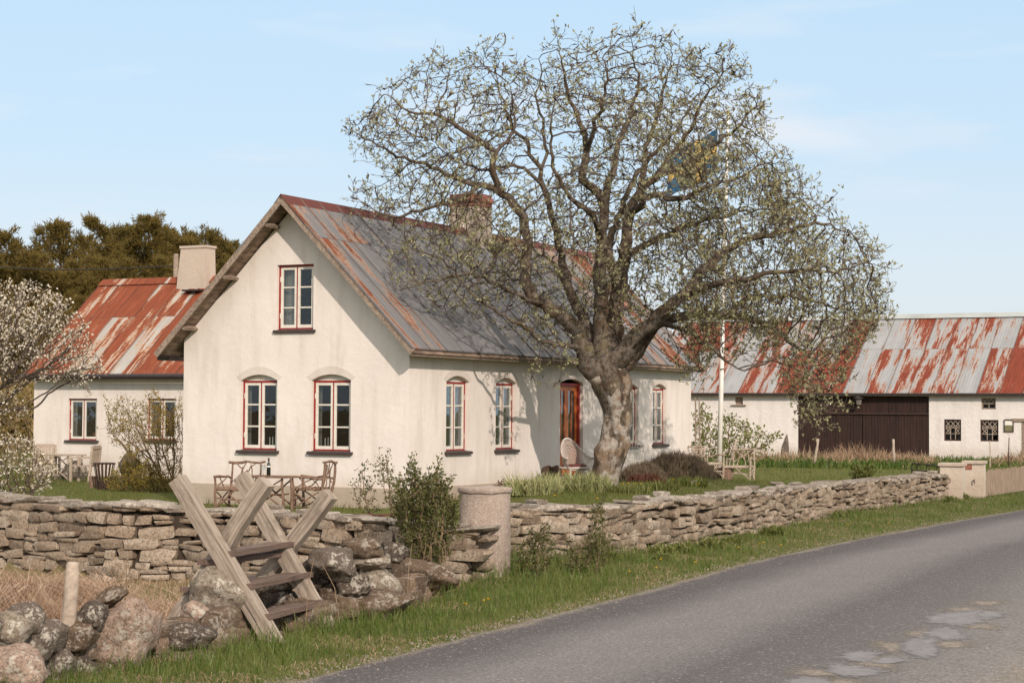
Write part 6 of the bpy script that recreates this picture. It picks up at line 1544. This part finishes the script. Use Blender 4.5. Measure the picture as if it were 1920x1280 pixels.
# ------------------------------------------------------------ pines beyond the wing
def pine(seed, h=14.0):
    rnd = np.random.default_rng(seed); random.seed(seed)
    t = thing('pine_tree', 'olive brown pine tree in the row behind the farmhouse', 'tree', (0, 0, 0), group='pines behind the farmhouse')
    b_ = MB(); bend = [Vector((rnd.normal(0, .15)*k, rnd.normal(0, .15)*k, h*k/6)) for k in range(7)]; b_.tube(bend, [.24, .21, .18, .15, .11, .07, .02], 8); P = []; Dn = []
    def trunk(z): k = min(z/h*6, 5.99); i = int(k); return bend[i].lerp(bend[i+1], k-i)
    z = h*.16
    while z < h*.985:
        f = (z/h - .16)/.84; Lb = (2.9*(1-f)**.75*(.55+.45*min(1, f*4)) + .28)*rnd.uniform(.75, 1.2); nb = rnd.integers(3, 6); a0 = rnd.uniform(0, 6.28)
        for k in range(nb):
            a = a0 + 6.28*k/nb + rnd.normal(0, .3); l = Lb*rnd.uniform(.55, 1.15); rise = .12 + .75*f**1.5 + rnd.normal(0, .12); p0 = trunk(z); d = Vector((math.cos(a), math.sin(a), rise)).normalized()
            p1 = p0 + d*l*.6; p2 = p0 + d*l + Vector((0, 0, .22*l)); b_.tube([p0, p1, p2], [.045*(1-f)+.015, .03*(1-f)+.01, .008], 4)
            m = max(3, int(l*7))
            for j in range(m):
                s_ = rnd.uniform(.25, 1.02); q = p0.lerp(p1, s_/.6) if s_ < .6 else p1.lerp(p2, (s_-.6)/.4)
                q = q + Vector(rnd.normal(0, .16*(.5+l*.25), 3)); P.append(q[:]); v = Vector((d.x, d.y, .7)).normalized(); Dn.append(v[:])
        z += rnd.uniform(.32, .62)
    for _ in range(10): P.append((trunk(h*.97) + Vector(rnd.normal(0, .14, 3)))[:]); Dn.append((0, 0, 1))
    b_.build('trunk', M['pine_bark'], t)
    V, Fq = leaf_cloud(np.array(P), np.array(Dn), rnd, 22, .36, .17, .11); npmesh('crown', V, Fq, M['pine_leaf'], t); return t
protos = [pine(50 + k) for k in range(5)]
random.seed(77); used = set()
ROW = [(-30, 128, 440), (18, 120, 432), (62, 126, 418), (98, 118, 408), (140, 122, 407), (180, 130, 436), (213, 119, 416), (238, 126, 430), (262, 117, 405), (292, 122, 415), (322, 128, 430), (345, 120, 440), (362, 150, 432), (395, 150, 428), (416, 155, 440), (445, 150, 448),
       (-5, 112, 490), (40, 110, 478), (85, 108, 470), (120, 109, 485), (160, 108, 480), (200, 110, 475), (240, 107, 482), (285, 108, 478), (325, 110, 476), (-45, 110, 470), (20, 104, 560), (70, 103, 545), (105, 102, 550), (150, 103, 548), (185, 102, 540)]
for i, (px, D, py) in enumerate(ROW):
    o = protos[i % 5] if i < 5 else copy_tree(protos[random.randrange(5)])
    b_ = at(px, 800, D); b_.z = -.2; top = at(px, py, D).z
    s_ = top/14.0; o.location = b_; o.scale = (s_*random.uniform(.95, 1.2), s_*random.uniform(.95, 1.2), s_); o.rotation_euler = (0, 0, random.uniform(0, 6.28))
# undergrowth below the pines and in the far left field
n = 9000; X = np.array([ray(rv.uniform(-80, 480), 800).x for _ in range(n)]); Dd = rv.uniform(84, 101, n); P = np.stack([X*Dd, Dd, rv.uniform(0, 1, n)**1.5*2.6], 1)
V, Fq = leaf_cloud(P, np.tile([0, 0, 1.], (n, 1)), rv, 5, .5, .35, .25); o = npmesh('undergrowth', V, Fq, M['bl_leaf']); tag(o, 'brown undergrowth at the foot of the far pines', 'undergrowth', kind='stuff')

# ------------------------------------------------------------ grass
rg = np.random.default_rng(90)
def scatter(n, x0, x1, y0, y1, keepf):
    X = rg.uniform(x0, x1, n); Y = rg.uniform(y0, y1, n); m = np.abs(X/Y) < .31; X, Y = X[m], Y[m]; m = keepf(X, Y); return X[m], Y[m]
bwx = lambda Y: np.interp(Y, [p[1] for p in BW], [p[0] for p in BW])
# verge
def kv(X, Y):
    s_ = road_sd(X, Y); lump = np.sin(X*3.1+Y*1.7)*np.sin(Y*2.3-X*1.1)*.10
    return (s_ < -.03 - .10*rg.random(len(X)) + lump*.5) & ~inside(GARDEN, X, Y) & (X > bwx(Y) + .20 - .30*rg.random(len(X))**3) & (rg.random(len(X)) < np.clip((14.5/Y)**1.6, 0, 1))
X, Y = scatter(520000, -5, 12, 11.2, 46, kv); n = len(X)
dw = np.minimum(dseg(WALLPATH, X, Y), np.abs(X - bwx(Y))); rs = -road_sd(X, Y)
patch = np.array([mnoise.noise(Vector((x*.9, y*.9, 3.))) for x, y in zip(X, Y)])
H = (.05 + .075*smooth(.1, .8, rs) + .12*smooth(1.1, .3, dseg(WALLPATH, X, Y))*smooth(27, 20, Y) + .035*smooth(.7, .2, dw))*rg.uniform(.5, 1.45, n)*(1 + .7*patch)
H = np.maximum(H, .03)*np.where(Y > 24, .72, 1)
V, Ft = blades(np.stack([X, Y, zg(X, Y) - .012], 1), H, .0045 + .0035*rg.random(n) + .00012*np.maximum(Y-12, 0)*1.5, rg.uniform(.1, .95, n), rg); o = npmesh('verge_grass', V, Ft, M['grass']); tag(o, 'lush green verge grass between the road and the stone walls', 'grass', kind='stuff'); print('verge', n)
# straw lying in the verge
k = rg.choice(np.nonzero((patch < -.12) | (rs < .22))[0], 4500); V, Ft = blades(np.stack([X[k], Y[k], zg(X[k], Y[k])], 1), np.minimum(H[k], .09), np.full(len(k), .005), rg.uniform(.8, 1.9, len(k)), rg); o = npmesh('verge_straw', V, Ft, M['hay']); tag(o, 'dry straw among the verge grass', 'dry grass', kind='stuff')
# lawn
def kl(X, Y):
    m = inside(GARDEN, X, Y) & (dseg(WALLPATH, X, Y) > .3) & (rg.random(len(X)) < np.clip((24/Y)**1.6, 0, 1))
    c, s_ = math.cos(YAW), math.sin(YAW); lx = (X-HC.x)*c + (Y-HC.y)*s_; ly = -(X-HC.x)*s_ + (Y-HC.y)*c
    return m & ~((lx > -HW-.05) & (lx < .05) & (ly > -.05) & (ly < HL))
X, Y = scatter(620000, -19, 22, 19.5, 74, kl); n = len(X)
H = rg.uniform(.04, .09, n)*(1 + .9*np.clip(np.sin(X*1.3)*np.sin(Y*.9+X), 0, 1)); hw = np.minimum(dseg([tuple(Hw(-HW, 0)[:2]), tuple(Hw(0, 0)[:2]), tuple(Hw(0, HL)[:2])], X, Y), dseg(WALLPATH, X, Y)); H *= 1 + 1.3*smooth(.7, .1, hw)
V, Ft = blades(np.stack([X, Y, zg(X, Y) - .008], 1), H, .007 + .00035*np.maximum(Y-20, 0), rg.uniform(.1, .8, n), rg, two=False); o = npmesh('lawn_grass', V, Ft, M['lawn']); tag(o, 'short green lawn grass around the farmhouse', 'grass', kind='stuff'); print('lawn', n)
# dry field inside the boulder wall
def kf(X, Y): return ~inside(GARDEN, X, Y) & (X < bwx(Y) - .05) & (dseg(WALLPATH, X, Y) > .2)
X, Y = scatter(60000, -9, 0, 11.5, 27, kf); n = len(X); H = rg.uniform(.05, .17, n)
V, Ft = blades(np.stack([X, Y, zg(X, Y) - .02], 1), H, np.full(n, .007), rg.uniform(.3, 1.6, n), rg); o = npmesh('dry_field_grass', V, Ft, M['hay']); tag(o, 'short dry brown grass between the boulders and the garden wall', 'dry grass', kind='stuff')
k = rg.random(n) < .5; X, Y, H = X[k], Y[k], H[k]; V, Ft = blades(np.stack([X + rg.normal(0, .04, len(X)), Y, zg(X, Y) - .02], 1), H*.8, np.full(len(X), .006), rg.uniform(.2, 1, len(X)), rg); o = npmesh('field_greens', V, Ft, M['grass']); tag(o, 'green blades among the dry field grass', 'grass', kind='stuff')
def tussock(name, label, c, r, n, hlo, hhi, w, mat, lean=(.3, 1.5), z0=0):
    a = rg.uniform(0, 2*np.pi, n); q = r*np.sqrt(rg.uniform(0, 1, n)); P = np.stack([q*np.cos(a), q*np.sin(a)*.8, np.full(n, z0)], 1)
    t = thing(name, label, 'dry grass', c); V, Ft = blades(P, rg.uniform(hlo, hhi, n), w*rg.uniform(.6, 1.3, n), rg.uniform(*lean, n), rg); npmesh('stalks', V, Ft, M[mat], t); return t
tussock('dry_grass_tussock', 'big heap of long tangled straw coloured grass at the left edge', fl(28, 18.6), .62, 2300, .3, .72, .010, 'straw', (.5, 1.8))
tussock('dry_grass_tussock', 'reddish dry grass tuft just left of the wooden stake', fl(92, 17.4), .34, 800, .25, .5, .009, 'straw', (.2, 1.2))
tussock('dry_grass_tussock', 'straw heap behind the wooden stake before the garden wall', fl(150, 19.6), .5, 1100, .25, .55, .010, 'straw', (.5, 1.7))
tussock('dry_grass_tussock', 'low dry tuft left of the lichened boulder by the stile', fl(300, 18.6), .5, 900, .15, .36, .009, 'straw', (.5, 1.7))
shrub('dead_weed', 'brown dead weeds standing between the stake and the stile', 'weed', [(205, 1070), (230, 1035), (255, 1052), (268, 1090), (240, 1115), (205, 1110)], 18.8, .3, [fl(235, 18.8), fl(222, 18.8)], 170, 'lavender', 3, .03, .5, .02, .05, .08, .9, .003, .005, .6, 'drytwig', seed=61, jit=.2)
for k in range(14):
    px = (62, 131, 143, 188, 240, 247, 18, 36, 112, 265, 300, 575, 640, 765)[k]; D = 17.5 + (k % 4)*.6 if px < 400 else bwD(px) - .15
    c = fl(px, D); h = rg.uniform(.35, .75); t = thing('dry_stalk', 'single long dry grass stalk rising among the boulders and the wall', 'dry grass', c, group='single dry stalks by the walls')
    b_ = MB(); dx = rg.uniform(-.25, .25); b_.tube([(0, 0, 0), (dx*.3, 0, h*.6), (dx, .02, h)], [.004, .003, .0015], 4); b_.build('stalk', M['hay'], t)
# tall straw in front of the barn
n = 7000; X0 = []; 
for _ in range(n):
    px = rg.choice([rg.uniform(1500, 1760), rg.uniform(1560, 1740), rg.uniform(1850, 1930), rg.uniform(1380, 1500), rg.uniform(1640, 1745)]); D = rg.uniform(63, 70); X0.append((ray(px, 860).x*D, D))
X, Y = np.array(X0).T; lump = np.array([mnoise.noise(Vector((x*.55, y*.4, 0))) for x, y in X0]); H = np.clip(.34 + .95*lump, .08, 1.05)*rg.uniform(.5, 1.1, n)
V, Ft = blades(np.stack([X, Y, zg(X, Y)], 1), H, np.full(n, .035), rg.uniform(.1, .8, n), rg); o = npmesh('tall_dry_grass', V, Ft, M['hay']); tag(o, 'tall straw coloured grass along the foot of the barn', 'dry grass', kind='stuff')
n = 5000; px = rg.uniform(1290, 1930, n); D = rg.uniform(61, 72, n); X = np.array([ray(p, 860).x for p in px])*D
V, Ft = blades(np.stack([X, D, zg(X, D)], 1), rg.uniform(.15, .4, n), np.full(n, .05), rg.uniform(.1, .9, n), rg); o = npmesh('barn_weeds', V, Ft, M['grass']); tag(o, 'green weeds along the edge of the lawn before the barn', 'grass', kind='stuff')
# weeds at the foot of the right wall
for i, (px, py, s_) in enumerate(((1145, 1050, .14), (1245, 1040, .2), (1275, 1035, .16), (1335, 1027, .2), (1370, 1020, .16), (1450, 1003, .2), (1575, 968, .15), (1800, 934, .2), (1785, 940, .16), (1240, 1048, .1))):
    c = ground(px, py); t = mound('wall_weed', 'fresh green leafy weed sprouting at the foot of the long stone wall', 'weed', c, s_, s_*.6, s_*.8, 150, 'fresh_leaf', .11, .03, rv, .8, group='weeds at the foot of the long wall')
# flowers
def flower(name, label, cat, c, mat, r, h, group):
    t = thing(name, label, cat, c, group=group); b_ = MB(); b_.tube([(0, 0, 0), (.006, 0, h*.5), (.0, .004, h)], .0035, 4); b_.build('stem', M['stem'], t)
    n = 26; a = rg.uniform(0, 6.28, n); e = rg.uniform(.0, 1.0, n); Dn = np.stack([np.cos(a)*np.cos(e), np.sin(a)*np.cos(e), np.sin(e)], 1); s_ = np.cross(Dn, [0.3, .2, 1.]); s_ /= np.linalg.norm(s_, axis=1)[:, None]; o_ = np.array([0, 0, h])
    V = np.stack([np.tile(o_, (n, 1)), o_ + Dn*r*.7 + s_*r*.22, o_ + Dn*r, o_ + Dn*r*.7 - s_*r*.22], 1).reshape(-1, 3); npmesh('petals', V, np.arange(4*n).reshape(-1, 4), M[mat], t); return t
for px, py in ((1424, 1029), (1431, 1026), (1464, 1031), (1385, 1036), (1239, 1060), (1304, 1066), (1230, 1077), (1590, 991), (1666, 987), (915, 1140), (906, 1143), (872, 1150), (1180, 1085)):
    flower('dandelion', 'yellow dandelion blooming in the verge beside the road', 'flower', ground(px, py+9), 'dandelion', .022, .13, 'dandelions in the verge')
for px, D in ((271, 18.4), (282, 17.6), (268, 18.3)): flower('dandelion', 'yellow dandelion behind the boulders, in the dry grass left of the stile', 'flower', fl(px, D), 'dandelion', .022, .2, 'dandelions behind the boulders')
for px, D in ((1435, 31.0), (1168, 36.0), (1190, 36.3), (1178, 36.5), (1201, 36.1), (1262, 37.6), (1310, 37.0), (1240, 33.0), (1120, 30), (1040, 33)): flower('dandelion', 'yellow flower in the lawn between the long wall and the trunk', 'flower', fl(px, D), 'dandelion', .032, .18, 'yellow flowers in the garden')
for px, D in ((1300, 37.2), (1296, 37.0), (1304, 37.4), (1299, 36.6)): flower('white_flower', 'white flower blooming in the bed before the lavender', 'flower', fl(px, D), 'blossom', .035, .2, 'white flowers in the bed')
# loose gravel along the road edge
n = 2200; gs = []; ex = []
k = rg.integers(0, len(RL)-1, n*2)
for i in range(n):
    Y_ = 11.5 + 22*rg.random()**1.8; x = float(np.interp(Y_, [p.y for p in RL], [p.x for p in RL])); s_ = rg.choice([rg.normal(0, .10), ROADW + rg.normal(0.1, .35), rg.uniform(.2, ROADW)], p=[.56, .38, .06]); gs.append((x + s_*.9, Y_ - s_*.42))
V = []; Fc = []; cube = np.array([[-1, -1, -1], [1, -1, -1], [1, 1, -1], [-1, 1, -1], [-.7, -.7, 1], [.7, -.7, 1], [.7, .7, 1], [-.7, .7, 1]])*.5; CF = np.array([[0, 3, 2, 1], [4, 5, 6, 7], [0, 1, 5, 4], [1, 2, 6, 5], [2, 3, 7, 6], [3, 0, 4, 7]])
for i, (x, y) in enumerate(gs):
    s_ = rg.uniform(.005, .015); a = rg.uniform(0, 3.14); c_, d = math.cos(a), math.sin(a); R3 = np.array([[c_, -d, 0], [d, c_, 0], [0, 0, .6]]); V.append((cube*rg.uniform(.7, 1.3, (1, 3))*s_) @ R3.T + [x, y, .035 + s_*.2]); Fc.append(CF + 8*i)
M['gravel'] = stonemat('gravel_chips', [(.30, .26, .21), (.40, .35, .29), (.22, .19, .16)], .2, 30)
o = npmesh('gravel', np.concatenate(V), np.concatenate(Fc), M['gravel']); tag(o, 'loose gravel chips along the edges of the road', 'gravel', kind='stuff')
